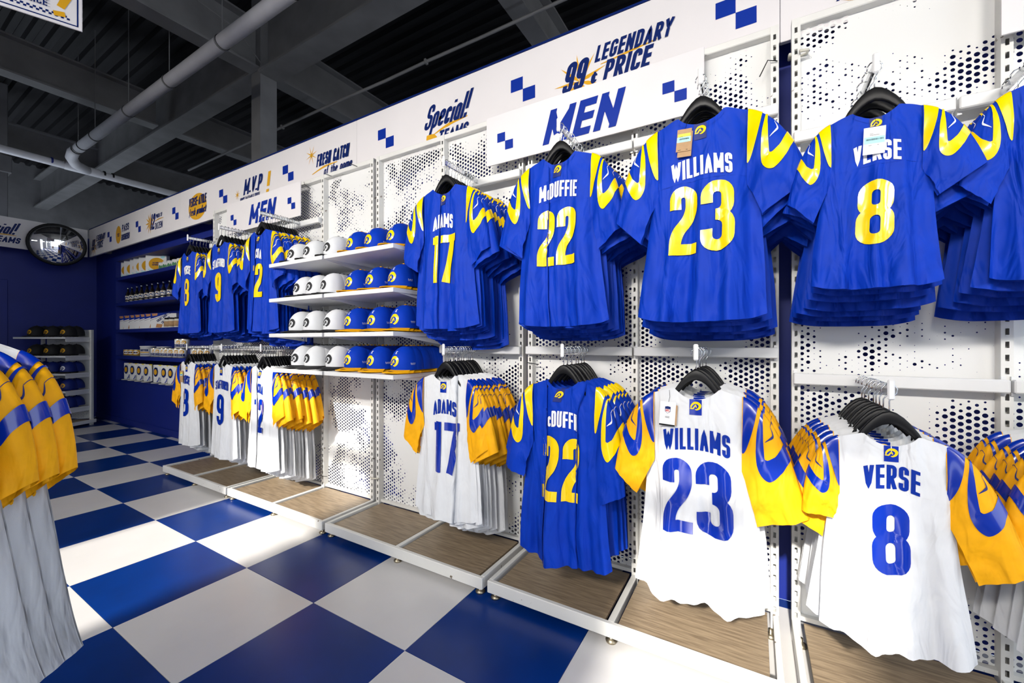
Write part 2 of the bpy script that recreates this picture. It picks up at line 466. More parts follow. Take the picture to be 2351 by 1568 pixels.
def stroke(g, pts, w, fn, step=.01, across=1, smooth=True, closed=False):
    """one free stroke; pts in fn's plane; widths list is interpolated"""
    if smooth:
        q = []; n = len(pts)
        for i in range(n-1):
            p0, p1, p2, p3 = pts[max(0, i-1)], pts[i], pts[i+1], pts[min(n-1, i+2)]
            for j in range(8):
                t = j/8
                q.append(tuple(.5*((2*p1[d])+(-p0[d]+p2[d])*t+(2*p0[d]-5*p1[d]+4*p2[d]-p3[d])*t*t+(-p0[d]+3*p1[d]-3*p2[d]+p3[d])*t**3) for d in (0, 1)))
        q.append(pts[-1])
    else: q = resample(pts, step)
    if isinstance(w, (list, tuple)): ws = [interp(i/(len(q)-1), lin(0, 1, len(w)), w) for i in range(len(q))]
    else: ws = w
    return put(g, [ribbon(q, ws)], fn, across)
def horn_logo(g, s, fn):
    """curled-horn team mark in a box of width s, origin at its centre"""
    k = lambda pts: [((x-.5)*s, (z-.45)*s*.85) for x, z in pts]
    stroke(g, k([(.04, .26), (.10, .56), (.36, .88), (.70, .88), (.94, .60), (.86, .24), (.62, .04), (.44, .06)]), [.09*s, .16*s, .23*s, .27*s, .27*s, .23*s, .15*s, .03*s], fn, across=3)
    stroke(g, k([(-.04, .16), (.26, .16), (.50, .62), (.60, .30)]), [.11*s, .12*s, .12*s, .10*s], fn, smooth=False, step=.1*s, across=2)
    return g
def checks(g, x, z, s, fn, sx=None):
    """two squares touching at a corner, upper left and lower right of (x,z)"""
    sx = sx or s
    g.quad(x-sx, x, z, z+s, fn); g.quad(x, x+sx, z-s, z, fn); return g
def burst(g, x, z, r0, r1, n, fn, wd=.16):
    for k in range(n):
        a = 2*PI*k/n+.3; w = wd
        g.add([fn(x+r0*math.cos(a-w), z+r0*math.sin(a-w)), fn(x+r1*math.cos(a), z+r1*math.sin(a)), fn(x+r0*math.cos(a+w), z+r0*math.sin(a+w)), fn(x, z)], [(0, 1, 2, 3)])
    return g
ORD = ['first', 'second', 'third', 'fourth', 'fifth', 'sixth', 'seventh', 'eighth', 'ninth', 'tenth', 'eleventh', 'twelfth', 'thirteenth', 'fourteenth', 'fifteenth']

# ================================================================== the building
XW, XE = -9.45, 4.6            # far wall, open east side
YS, YN = -2.6, 2.38            # shop front behind the camera, jersey wall
ZC = 5.75
# floor with its printed vinyl tiles
g = G().box(XW, XE, YS, YN, -.06, -.004)
floor = structure('floor', g, 'grout')
TX, TY, X0, Y0 = .5978, .5499, -.0196, 1.2083
def tile_mesh(w, d, mat):
    me = G().box(0.0008, w-.0008, .0008, d-.0008, -.004, 0, bev=.0006).mesh('tile'); me.materials.append(MATS[mat]); return me
cache = {}
for i in range(-17, 9):
    for j in range(-8, 4):
        x0, x1 = X0+i*TX, X0+(i+1)*TX; y0, y1 = Y0+j*TY, Y0+(j+1)*TY
        x0, x1 = max(x0, XW), min(x1, XE); y0, y1 = max(y0, YS), min(y1, YN)
        if x1-x0 < .02 or y1-y0 < .02: continue
        mat = 'blue_tile' if (i+j) % 2 == 0 else 'white_tile'
        k = (round(x1-x0, 4), round(y1-y0, 4), mat)
        if k not in cache: cache[k] = tile_mesh(x1-x0, y1-y0, mat)
        o = bpy.data.objects.new('tile', cache[k]); COL.objects.link(o); o.parent = floor; o.location = (x0, y0, 0)

# jersey wall (blue) with the recessed shelf niche
NX0, NX1, NZ0, NZ1 = -8.58, -4.95, .645, 2.50
g = G()
g.box(XW, NX0, YN, YN+.08, 0, 2.95); g.box(NX1, XE, YN, YN+.08, 0, 2.95)
g.box(NX0, NX1, YN, YN+.08, 0, NZ0); g.box(NX0, NX1, YN, YN+.08, NZ1, 2.95)
wall_n = structure('wall_right', g, 'blue_wall')
g = G()
g.box(NX0-.02, NX1+.02, YN+.36, YN+.38, NZ0-.02, NZ1+.02)
g.box(NX0-.02, NX0, YN+.08, YN+.36, NZ0-.02, NZ1+.02); g.box(NX1, NX1+.02, YN+.08, YN+.36, NZ0-.02, NZ1+.02)
g.box(NX0-.02, NX1+.02, YN+.08, YN+.36, NZ0-.02, NZ0); g.box(NX0-.02, NX1+.02, YN+.08, YN+.36, NZ1, NZ1+.02)
structure('niche_lining', g, 'blue_wall', wall_n)
# far wall with its flush door
wall_f = structure('wall_back', G().box(XW-.08, XW, YS, YN+.08, 0, 2.95), 'blue_wall')
g = G().box(XW, XW+.03, .5, 1.43, .01, 2.16, bev=.004)
door = structure('door_1', g, 'blue_wall')
G().tube([(XW+.03, .60, 1.0), (XW+.075, .60, 1.0), (XW+.075, .72, 1.0)], .009, 8).build('door_handle', 'chrome', door, True)
structure('baseboard_right', G().box(XW, -4.8, YN-.012, YN, 0, .09, bev=.003), 'blue_wall')
# shop front behind the camera with two tall doorways, and the shell of the hall around the shop
WT = .12
OP = [(-3.60, -2.50, 3.70), (-.49, .34, 3.42)]          # x range and head height of the open doorways
g = G(); xs = -16.
for a, b, h in OP:
    g.box(xs, a, YS-WT, YS, 0, ZC+.07); g.box(a, b, YS-WT, YS, h, ZC+.07); xs = b
g.box(xs, XE, YS-WT, YS, 0, ZC+.07)
structure('wall_front', g, 'plain_wall')
g = G(); g.box(-16, XE, 9.0, 9.12, 0, ZC+.07); structure('wall_north', g, 'steel_grey')
g = G(); g.box(-16.12, -16, YS, 9, 0, ZC+.07); structure('wall_west', g, 'steel_grey')
g = G(); g.box(-16, XE, YN+.5, 9.0, -.06, -.01); structure('trim_1', g, 'concrete')
g = G(); g.box(XE, 60, -40, 40, -.08, -.03); g.box(-60, XE, -40, YS-WT, -.08, -.03); structure('ground_outside', g, 'concrete')
# corrugated roof deck, ribs along x
g = G(); prof = []; y = YS
while y < 9.0:
    prof += [(y, ZC), (y+.07, ZC), (y+.095, ZC+.06), (y+.165, ZC+.06)]; y += .19
us = [-16., XE]
g.grid(lambda x, k: (x, prof[int(k)][0], prof[int(k)][1]), us, range(len(prof)))
structure('ceiling', g, 'deck_dark')
structure('roof_slab', G().box(-16.1, XE, YS-WT, 9.1, ZC+.07, ZC+.12), 'concrete')

# ------------------------------------------------------------------ steel frame
def ibeam(p0, p1, depth, fw, tf, tw, name, label, cat='beam', group='roof beams'):
    """I-section between two points at the level of its underside, along x or y"""
    g = G(); (x0, y0, z), (x1, y1, _) = p0, p1
    if abs(x1-x0) > abs(y1-y0):
        a, b = min(x0, x1), max(x0, x1)
        B = lambda c0, c1, z0, z1: g.box(a, b, y0+c0, y0+c1, z0, z1)
    else:
        a, b = min(y0, y1), max(y0, y1)
        B = lambda c0, c1, z0, z1: g.box(x0+c0, x0+c1, a, b, z0, z1)
    r = thing(name, label, cat, (0, 0, 0), group=group)
    B(-fw/2, fw/2, z, z+tf); g.build('bottom_flange', 'steel_grey', r); g = G()
    B(-tw/2, tw/2, z+tf, z+depth-tf); g.build('web', 'steel_grey', r); g = G()
    B(-fw/2, fw/2, z+depth-tf, z+depth); g.build('top_flange', 'steel_grey', r)
    return r
CX, CY, ZB = -5.52, 2.98, 4.72
c = thing('steel_column', 'grey steel column rising behind the white fascia to the roof beams', 'column', (CX, CY, 0))
g = G(); g.box(-.105, .105, -.105, -.09, 0, ZC); g.build('flange', 'steel_grey', c)
g = G(); g.box(-.105, .105, .09, .105, 0, ZC); g.build('flange', 'steel_grey', c)
g = G(); g.box(-.105, -.095, -.09, .09, 0, ZC); g.build('web', 'steel_grey', c)
g = G(); g.box(.095, .105, -.09, .09, 0, ZC); g.build('web', 'steel_grey', c)
ibeam((-16, CY, ZB), (CX-.11, CY, ZB), .75, .26, .03, .02, 'steel_beam', 'long grey girder running left from the column above the fascia')
ibeam((CX+.11, CY, ZB-.05), (XE, CY, ZB-.05), .80, .28, .03, .02, 'steel_beam', 'deep grey girder running right from the column towards the picture top')
ibeam((CX, YS, ZB), (CX, CY-.11, ZB), .6, .22, .025, .015, 'steel_beam', 'grey cross beam meeting the column from the left')
ibeam((CX, CY+.11, ZB), (CX, 9, ZB), .6, .22, .025, .015, 'steel_beam', 'dark cross beam continuing behind the column')
ibeam((-8.45, YS, ZB+.04), (-8.45, CY-.15, ZB+.04), .5, .22, .025, .015, 'steel_beam', 'grey cross beam at the left under the hanging price sign')
ibeam((-8.45, CY+.15, ZB+.04), (-8.45, 9, ZB+.04), .5, .22, .025, .015, 'steel_beam', 'dim cross beam beyond the long girder at left')
ibeam((-11.8, YS, ZB+.04), (-11.8, 9, ZB+.04), .5, .22, .025, .015, 'steel_beam', 'farthest dim cross beam above the far blue wall')
ibeam((-2.2, CY+.15, ZB+.1), (-2.2, 9, ZB+.1), .5, .22, .025, .015, 'steel_beam', 'dark cross beam over the middle of the fascia')
ibeam((1.2, CY+.15, ZB+.1), (1.2, 9, ZB+.1), .5, .22, .025, .015, 'steel_beam', 'dark cross beam at the picture top above the legendary price slogan')
c = thing('steel_column', 'dim far column behind the far fascia with special teams', 'column', (-11.4, 1.55, 0))
g = G(); g.box(-.16, .16, -.16, .16, 0, ZC, bev=.01); g.build('shaft', 'steel_grey', c)
G().box(-.2, .2, -.2, .2, 4.2, 4.5, bev=.01).build('capital', 'steel_grey', c)

# ------------------------------------------------------------------ pipes, rods, conduit
PZ, PY = 4.22, 2.05
p = thing('drain_pipe', 'thick white drain pipe with black bands running along the ceiling', 'pipe')
G().tube([(XE, PY, PZ), (-9.0, PY, PZ)], .066, 20).build('pipe_run', 'pipe_white', p, True)
G().tube([(-9.0, PY, PZ), (-9.2, PY, PZ), (-9.42, PY+.03, PZ-.02), (-9.62, PY+.12, PZ-.05), (-9.74, PY+.30, PZ-.07)], [.066, .072, .072, .07, .066], 18).build('elbow', 'pipe_white', p, True)
for x in (-2.2, -3.35, -4.55, -5.75, -6.95, -8.2, -8.75, -9.0):
    G().lathe([(.067, -.012), (.0715, -.012), (.0715, .012), (.067, .012)], (x, PY, PZ), 20, 'x').build('coupling_band', 'black_plastic', p, True)
p2 = thing('drain_pipe', 'thinner white pipe crossing below the thick drain pipe at left', 'pipe')
XP2 = -9.75
G().tube([(XP2, YS, PZ-.02), (XP2, 6.5, PZ-.12)], .058, 18).build('pipe_run', 'pipe_white', p2, True)
for y in (1.93, 2.08, 2.16, 2.55, 2.66):
    G().lathe([(.058, -.012), (.063, -.012), (.063, .012), (.058, .012)], (XP2, y, PZ-.06), 18, 'y').build('coupling_band', 'blue_wall' if y < 2 else 'black_plastic', p2, True)
G().lathe([(.058, -.30), (.070, -.28), (.070, .12), (.058, .14)], (XP2, 2.36, PZ-.065), 18, 'y').build('tee_fitting', 'pipe_white', p2, True)
for k, (x, y) in enumerate([(-4.55, PY), (-5.75, PY), (-6.95, PY), (-8.2, PY), (-8.95, PY)]):
    r = thing('hanger_rod', 'thin rod holding the thick white pipe, %s from the column side' % ORD[k], 'rod', (x, y, PZ), group='pipe hanger rods')
    G().tube([(0, 0, .06), (0, 0, ZC-PZ)], .005, 6).build('rod', 'steel_grey', r)
    G().lathe([(.0665, -.01), (.0725, -.01), (.0725, .01), (.0665, .01)], (0, 0, 0), 18, 'x').build('clamp', 'steel_grey', r, True)
cd = thing('conduit', 'thin grey conduit running along the dark ceiling above the fascia', 'conduit')
G().tube([(XE, 3.75, 4.62), (-2.6, 3.72, 4.60), (-3.3, 3.62, 4.52), (-3.9, 3.55, 4.45), (-4.6, 3.5, 4.42), (-9.0, 3.5, 4.42)], .018, 10).build('pipe_run', 'steel_grey', cd, True)
for x, y_, z_ in ((-1.5, 3.735, 4.61), (-3.3, 3.62, 4.52), (-6.0, 3.5, 4.42)): G().box(x-.015, x+.015, y_-.026, y_+.026, z_-.026, z_+.026, bev=.004).build('clip', 'steel_grey', cd)
cb = thing('cable', 'loose thin cable drooping between the beams near the column', 'cable')
G().tube([(-5.3, 1.2, 5.2), (-5.25, 1.7, 5.0), (-5.2, 2.1, 4.95), (-5.2, 2.5, 4.9), (-5.3, 2.85, 4.7)], .006, 6).build('wire', 'steel_grey', cb, True)
# strip lamps of the shop: above and behind the camera
for k, (x, y) in enumerate([(-5.6, -2.2), (-2.8, -2.2), (-.6, -2.2), (1.6, -2.2)]):
    r = thing('strip_lamp', 'white ceiling strip lamp above the aisle, number %s along the row' % ORD[k], 'lamp', (x, y, 2.95), group='strip lamps above the aisle')
    r.rotation_euler = (math.radians(74), 0, 0)                 # tilted to wash the jersey wall
    G().box(-.62, .62, -.09, .09, 0, .06, bev=.006).build('housing', 'white_smooth', r)
    G().box(-.60, .60, -.075, .075, -.012, -.001, bev=.004).build('diffuser', 'lamp_glow', r)
    ct, st_ = math.cos(math.radians(74)), math.sin(math.radians(74))
    for sx in (-.5, .5): G().tube([(sx, 0, .06), (sx, (ZC-2.95)*st_, .06+(ZC-3.0)*ct)], .004, 6).build('suspension_wire', 'steel_grey', r)
    ld = bpy.data.lights.new('lamp_light', 'AREA'); ld.shape = 'RECTANGLE'; ld.size = 1.2; ld.size_y = .15; ld.energy = LAMP_W*(.8 if x > 1 else 1); ld.color = (1, .95, .88); ld.spread = math.radians(80)
    lo = bpy.data.objects.new('lamp_light', ld); COL.objects.link(lo); lo.parent = r; lo.location = (0, 0, -.02)

# ------------------------------------------------------------------ fascia boards with the painted slogans
FY, FZ0, FZ1 = 2.20, 2.59, 3.02
fl = lambda x, z: (x, FY-.0012, z)
fl2 = lambda x, z: (x, FY-.0020, z)
def board(x0, x1, label):
    r = thing('fascia_board', label, 'sign', (0, 0, 0), group='white fascia boards along the wall')
    G().box(x0+.001, x1-.001, FY, FY+.025, FZ0, FZ1, bev=.002).build('panel', 'sign_white', r)
    G().box(x0+.001, x1-.001, FY-.004, FY+.03, FZ1, FZ1+.012).build('edge_trim', 'navy_print', r)
    for x in (x0+.3, x1-.3): G().box(x-.03, x+.03, FY+.025, YN-.003, FZ0+.05, FZ0+.35).build('bracket', 'steel_grey', r)
    return r
def words(parent, items, mat='navy_print', fn=fl2, name='lettering'):
    g = G()
    for s, x, z, h, kw in items:
        rb, W = text2d(s, h, **kw)
        put(g, rb, lambda a, b: fn(x+a, z+b))
    return g.build(name, mat, parent)
BR = dict(cw=.42, th=.17, gap=.07, shear=.25)
BR2 = dict(cw=.36, th=.16, gap=.06, shear=.2)
def swash(parent, pts, w, mat='mustard_print', fn=fl, name='underline'):
    g = G(); stroke(g, pts, w, fn); return g.build(name, mat, parent)
b1 = board(-9.07, -5.85, 'far white fascia board with pass rushers and dozen slogans above the blue shelves')
b2 = board(-5.85, -2.74, 'white fascia board with the MVP and fresh catch slogans')
b3 = board(-2.74, .10, 'white fascia board with the special teams and legendary price slogans')
b4 = board(.10, 3.2, 'rightmost white fascia board above the youth jerseys')
def chk(parent, x, z=2.795): checks(G(), x, z, .078, fl, .085).build('check_squares', 'blue_print', parent)
for p_, xs_ in ((b1, (-8.18, -7.12, -6.0)), (b2, (-4.86, -3.68)), (b3, (-2.41, -1.22, -.075)), (b4, (1.05,))):
    for x in xs_: chk(p_, x)
def legendary(p_, x):           # 99 cent legendary price
    burst(G(), x-.22, 2.72, .05, .16, 9, fl, .22).build('starburst', 'mustard_print', p_)
    words(p_, [('99', x-.27, 2.675, .17, dict(cw=.36, th=.16, gap=.05, shear=.28)), ('¢', x-.145, 2.672, .085, dict(cw=.5, th=.16, gap=.05, shear=.2)),
               ('LEGENDARY', x+.065, 2.797, .088, dict(cw=.47, th=.18, gap=.09, shear=.25)), ('PRICE', x+.035, 2.68, .108, dict(cw=.50, th=.19, gap=.08, shear=.25))])
    swash(p_, [(x-.10, 2.778), (x+.05, 2.792), (x+.2, 2.806)], [.004, .012, .004])
legendary(b3, -.63); legendary(b1, -8.62)
g = G(); rb, W = text2d('Special!', .165, cw=.40, th=.14, gap=.035, shear=.38); put(g, rb, lambda a, b: fl2(-1.84+a, 2.745+b)); g.build('lettering', 'navy_print', b3)
words(b3, [('TEAMS', -1.77, 2.625, .085, dict(cw=.55, th=.2, gap=.08, shear=.25))])
swash(b3, [(-1.93, 2.70), (-1.80, 2.735), (-1.64, 2.75)], [.006, .02, .006]); swash(b3, [(-2.0, 2.69), (-1.94, 2.68), (-1.90, 2.66)], [.03, .05, .01])
words(b2, [('FRESH CATCH', -3.05, 2.755, .105, BR2), ('of the game', -2.98, 2.665, .075, dict(cw=.5, th=.15, gap=.07, shear=.25))])
burst(G(), -3.33, 2.875, .012, .085, 8, fl, .5).build('starburst', 'mustard_print', b2); swash(b2, [(-3.32, 2.705), (-3.15, 2.74), (-2.98, 2.745)], [.006, .016, .006])
words(b2, [('M.V.P', -4.29, 2.728, .155, dict(cw=.5, th=.18, gap=.05, shear=.25)), ('MOST VALUABLE PRICE', -4.33, 2.655, .055, dict(cw=.34, th=.13, gap=.07, shear=.05))])
words(b2, [('!', -4.02, 2.67, .205, dict(cw=.5, th=.22, gap=.05, shear=.2))], 'mustard_print'); burst(G(), -4.57, 2.755, .01, .055, 8, fl, .5).build('starburst', 'mustard_print', b2)
G().disc(-5.44, 2.785, .215, .148, fl, 40).build('yellow_disc', 'mustard_print', b2)
words(b2, [("VERSE-ATILE", -5.44, 2.80, .10, dict(cw=.40, th=.16, gap=.07, shear=.12)), ('fresh product', -5.44, 2.695, .085, dict(cw=.46, th=.15, gap=.05, shear=.3))])
burst(G(), -6.74, 2.785, .06, .14, 11, fl, .22).build('starburst', 'mustard_print', b1)
words(b1, [('12', -6.68, 2.69, .2, dict(cw=.42, th=.17, gap=.05, shear=.25)), ("PUKA'S", -6.47, 2.82, .05, dict(cw=.6, th=.2, gap=.12, shear=.2)), ('DOZEN', -6.47, 2.68, .082, dict(cw=.5, th=.14, gap=.1, shear=0))])
swash(b1, [(-6.62, 2.785), (-6.48, 2.80), (-6.33, 2.80)], [.004, .014, .004])
G().disc(-7.83, 2.78, .10, .125, fl, 30).build('yellow_disc', 'mustard_print', b1)
words(b1, [('PASS', -7.57, 2.80, .10, dict(cw=.6, th=.2, gap=.1, shear=.12)), ('RUSHERS', -7.57, 2.68, .085, dict(cw=.48, th=.18, gap=.08, shear=.12)), ('1ST', -7.83, 2.75, .05, dict(cw=.6, th=.2, gap=.1))])
G().disc(.48, 2.80, .24, .15, fl, 40).build('yellow_disc', 'mustard_print', b4)
words(b4, [("VERSE-ATILE", .48, 2.79, .10, dict(cw=.40, th=.16, gap=.07, shear=.12)), ('fresh product', .48, 2.70, .075, dict(cw=.46, th=.15, gap=.05, shear=.3))])
# far fascia
FX = -9.10
r = thing('fascia_board', 'white fascia board with special teams lettering on the far wall', 'sign')
G().box(FX-.025, FX, YS, 2.19, FZ0, FZ1, bev=.002).build('panel', 'sign_white', r)
for y in (-1.5, .3, 2.0): G().box(XW+.003, FX-.025, y-.03, y+.03, FZ0+.05, FZ0+.35).build('bracket', 'steel_grey', r)
ff = lambda a, b: (FX+.002, 1.33+a, b)
g = G(); rb, W = text2d('Special!', .165, cw=.40, th=.14, gap=.035, shear=.38); put(g, rb, lambda a, b: ff(-.08+a, 2.775+b), lift=(.00022, 0, 0)); g.build('lettering', 'navy_print', r)
g = G(); rb, W = text2d('TEAMS', .085, cw=.55, th=.2, gap=.08, shear=.25); put(g, rb, lambda a, b: ff(.03+a, 2.655+b), lift=(.00022, 0, 0)); g.build('lettering', 'navy_print', r)
g = G(); stroke(g, [(-.15, 2.74), (0, 2.765), (.13, 2.765)], [.006, .016, .006], ff); g.build('underline', 'mustard_print', r)
# hanging price sign at the upper left
hs = thing('hanging_sign', 'white hanging sign with blue border and checked line at the upper left corner', 'sign', (-3.787, .713, 3.245), -.37)
# board lies in local y-z plane, faces +x; local y=+.16 is its right edge
G().box(-.012, 0, -1.3, .17, 0, .85, bev=.002).build('panel', 'sign_white', hs)
hf = lambda a, b: (.0015, a, b)
g = G()
for (a0, a1, b0, b1_) in ((-1.28, .153, .016, .023), (.146, .153, .016, .83), (-1.28, .153, .823, .83)): g.quad(a0, a1, b0, b1_, hf)
for k in range(52):
    a = .115-k*.026; g.quad(a-.013, a, .041, .053, hf); g.quad(a-.026, a-.013, .053, .065, hf)
g.build('border_print', 'navy_print', hs)
g = G(); rb, W = text2d('MOST VALUABLE PRICE', .042, cw=.55, th=.16, gap=.12); put(g, rb, lambda a, b: hf(.02-W/2+a, .082+b), lift=(.00022, 0, 0)); rb, W = text2d('M.V.P', .40, cw=.5, th=.18, gap=.05, shear=.2); put(g, rb, lambda a, b: hf(-.62+a, .30+b), lift=(.00022, 0, 0)); g.build('lettering', 'navy_print', hs)
hf = lambda a, b: (.003, a, b)
g = G(); stroke(g, [(.075, .105), (.11, .20), (.135, .50)], [.035, .045, .05], hf, smooth=False, step=.1); stroke(g, [(.045, .058), (.095, .068)], .030, hf, smooth=False, step=.1); g.build('exclamation_mark', 'mustard_print', hs)
for y in (-1.2, .1): G().tube([(-.006, y, .85), (-.006, y, ZC-3.245)], .003, 6).build('suspension_wire', 'steel_grey', hs)
# round convex mirror
mr = thing('convex_mirror', 'round convex security mirror with black rim in front of the far fascia', 'mirror', (-8.97, 1.835, 2.70))
mr.rotation_euler = (0, .10, -.12)
g = G(); prof = [(.0001, .075)]
for k in range(1, 15):
    a = k/14; prof.append((.285*a, .075*(1-a*a)))
g.lathe([(r_, z_) for r_, z_ in prof], (0, 0, 0), 40, 'x'); g.build('mirror_face', 'mirror_glass', mr, True)
G().lathe([(.28, .0), (.285, .02), (.30, .02), (.31, 0), (.305, -.03), (.28, -.04), (.0001, -.04)], (0, 0, 0), 40, 'x').build('rim', 'black_plastic', mr, True)
G().tube([(-.04, 0, 0), (-.12, 0, -.02)], .02, 8).build('bracket', 'black_plastic', mr)

# ================================================================== gondola wall fixtures
BZ0, BZ1, BYF = .032, .090, 1.652          # base rail underside, top, front
PYF = 2.110                                 # panel face
UPH = 2.59
def slotted_upright():
    """post with a row of punched slots in its front face; origin at the floor, front face at y=0"""
    w, dp = .030, .045; g = G(); sw = .005; z = .10; zz = [.0]; 
    rows = []
    while z < UPH-.06:
        rows.append((z, z+.022)); z += .045
    prev = 0.0
    xs = (-w/2, -sw, sw, w/2)
    def q(x0, x1, z0, z1): g.add([(x0, 0, z0), (x1, 0, z0), (x1, 0, z1), (x0, 0, z1)], [(0, 1, 2, 3)])
    q(-w/2, -sw, 0, UPH); q(sw, w/2, 0, UPH)
    for a, b in rows:
        q(-sw, sw, prev, a); prev = b
        # slot reveals
        g.add([(-sw, 0, a), (sw, 0, a), (sw, .003, a), (-sw, .003, a)], [(0, 1, 2, 3)])
    q(-sw, sw, prev, UPH)
    g.add([(-w/2, 0, 0), (-w/2, 0, UPH), (-w/2, dp, UPH), (-w/2, dp, 0)], [(0, 1, 2, 3)])
    g.add([(w/2, 0, 0), (w/2, dp, 0), (w/2, dp, UPH), (w/2, 0, UPH)], [(0, 1, 2, 3)])
    g.add([(-w/2, dp, 0), (-w/2, dp, UPH), (w/2, dp, UPH), (w/2, dp, 0)], [(0, 1, 2, 3)])
    g.add([(-w/2, 0, UPH), (w/2, 0, UPH), (w/2, dp, UPH), (-w/2, dp, UPH)], [(0, 1, 2, 3)])
    me = g.mesh('upright'); me.materials.append(MATS['white_metal']); return me
UPM = slotted_upright()
def foot(parent, x, y):
    G().lathe([(.0001, .0), (.022, .0), (.024, .008), (.012, .014), (.008, .018), (.008, .034)], (x, y, 0), 14).build('foot', 'brass_foot', parent, True)
def gondola(xl, xm, xr, label):
    r = thing('gondola_fixture', label, 'shelving unit', (0, 0, 0), group='white perforated wall fixtures')
    for x in (xl+.015, xm, xr-.015):
        o = bpy.data.objects.new('upright', UPM); COL.objects.link(o); o.parent = r; o.location = (x, 2.068, 0)
    for a, b in ((xl+.030, xm-.015), (xm+.015, xr-.030)):
        G().box(a, b, PYF, PYF+.0012, .10, UPH-.03).build('back_panel', 'perforated_metal', r)
        G().box(a, b, 2.085, PYF, .086, .104).build('panel_ledge', 'white_metal', r)
        G().box(a+.012, b-.012, BYF+.034, 2.082, .066, .080, bev=.001).build('deck_board', 'wood_deck', r)
    G().box(xl, xr, 2.072, 2.112, UPH-.03, UPH+.002, bev=.003).build('top_rail', 'white_metal', r)
    G().box(xl, xr, BYF, BYF+.022, BZ0, BZ1, bev=.003).build('base_front_rail', 'white_metal', r)
    for x in (xl, xr-.022): G().box(x, x+.022, BYF+.022, 2.112, BZ0, BZ1, bev=.002).build('base_side_rail', 'white_metal', r)
    G().box(xm-.013, xm+.013, BYF+.022, 2.07, .05, BZ1-.002, bev=.002).build('base_divider', 'white_metal', r)
    for x in (xl+.03, xm, xr-.03): foot(r, x, BYF+.03)
    for x in (xl+.03, xr-.03): foot(r, x, 2.05)
    return r
UA = (-4.775, -4.200, -3.615); UB = (-3.590, -2.985, -2.395); UC = (-2.365, -1.745, -1.145); UD = (-1.115, -.512, .090); UE = (.135, .745, 1.355)
ga = gondola(*UA, 'leftmost white perforated fixture holding the Verse and Stafford jerseys')
gb = gondola(*UB, 'white perforated fixture holding the Nacua jerseys and the white caps')
gc = gondola(*UC, 'white perforated fixture holding the blue caps and the Adams jerseys')
gd = gondola(*UD, 'white perforated fixture holding the McDuffie and Williams jerseys')
ge = gondola(*UE, 'rightmost white perforated fixture holding the youth Verse jerseys')
def tie(parent, pts, mat='black_plastic', r=.0022): G().tube(pts, r, 6).build('cable_tie', mat, parent, True)
tie(ge, [(.128, 2.055, 2.44), (.128, 2.11, 2.45), (.155, 2.12, 2.455), (.19, 2.10, 2.45), (.19, 2.06, 2.44), (.16, 2.052, 2.44)], 'clear_tie', .006)
tie(gd, [(.085, 2.06, 2.43), (.05, 2.05, 2.44), (.02, 2.06, 2.385)])
tie(gb, [(-2.42, 2.05, .31), (-2.39, 2.03, .32), (-2.34, 2.0, .345)]); tie(gb, [(-2.40, 2.06, .40), (-2.37, 2.05, .40)]); tie(gb, [(-3.0, 2.06, .17), (-2.93, 2.07, .175)])
tie(gb, [(-2.98, 2.05, 1.415), (-2.90, 2.07, 1.405)]); tie(gb, [(-2.40, 2.05, .26), (-2.36, 2.05, .26), (-2.33, 2.06, .262)], 'clear_tie', .006)
tie(gb, [(-3.22, 2.06, 2.575), (-3.18, 2.04, 2.54), (-3.13, 2.06, 2.50)]); tie(gb, [(-2.95, 2.06, 2.60), (-2.91, 2.04, 2.57), (-2.86, 2.06, 2.55)]); tie(gb, [(-2.65, 2.06, 2.605), (-2.60, 2.04, 2.58), (-2.56, 2.06, 2.56)])
tie(gd, [(-1.11, 2.05, 1.13), (-1.04, 2.06, 1.12)])

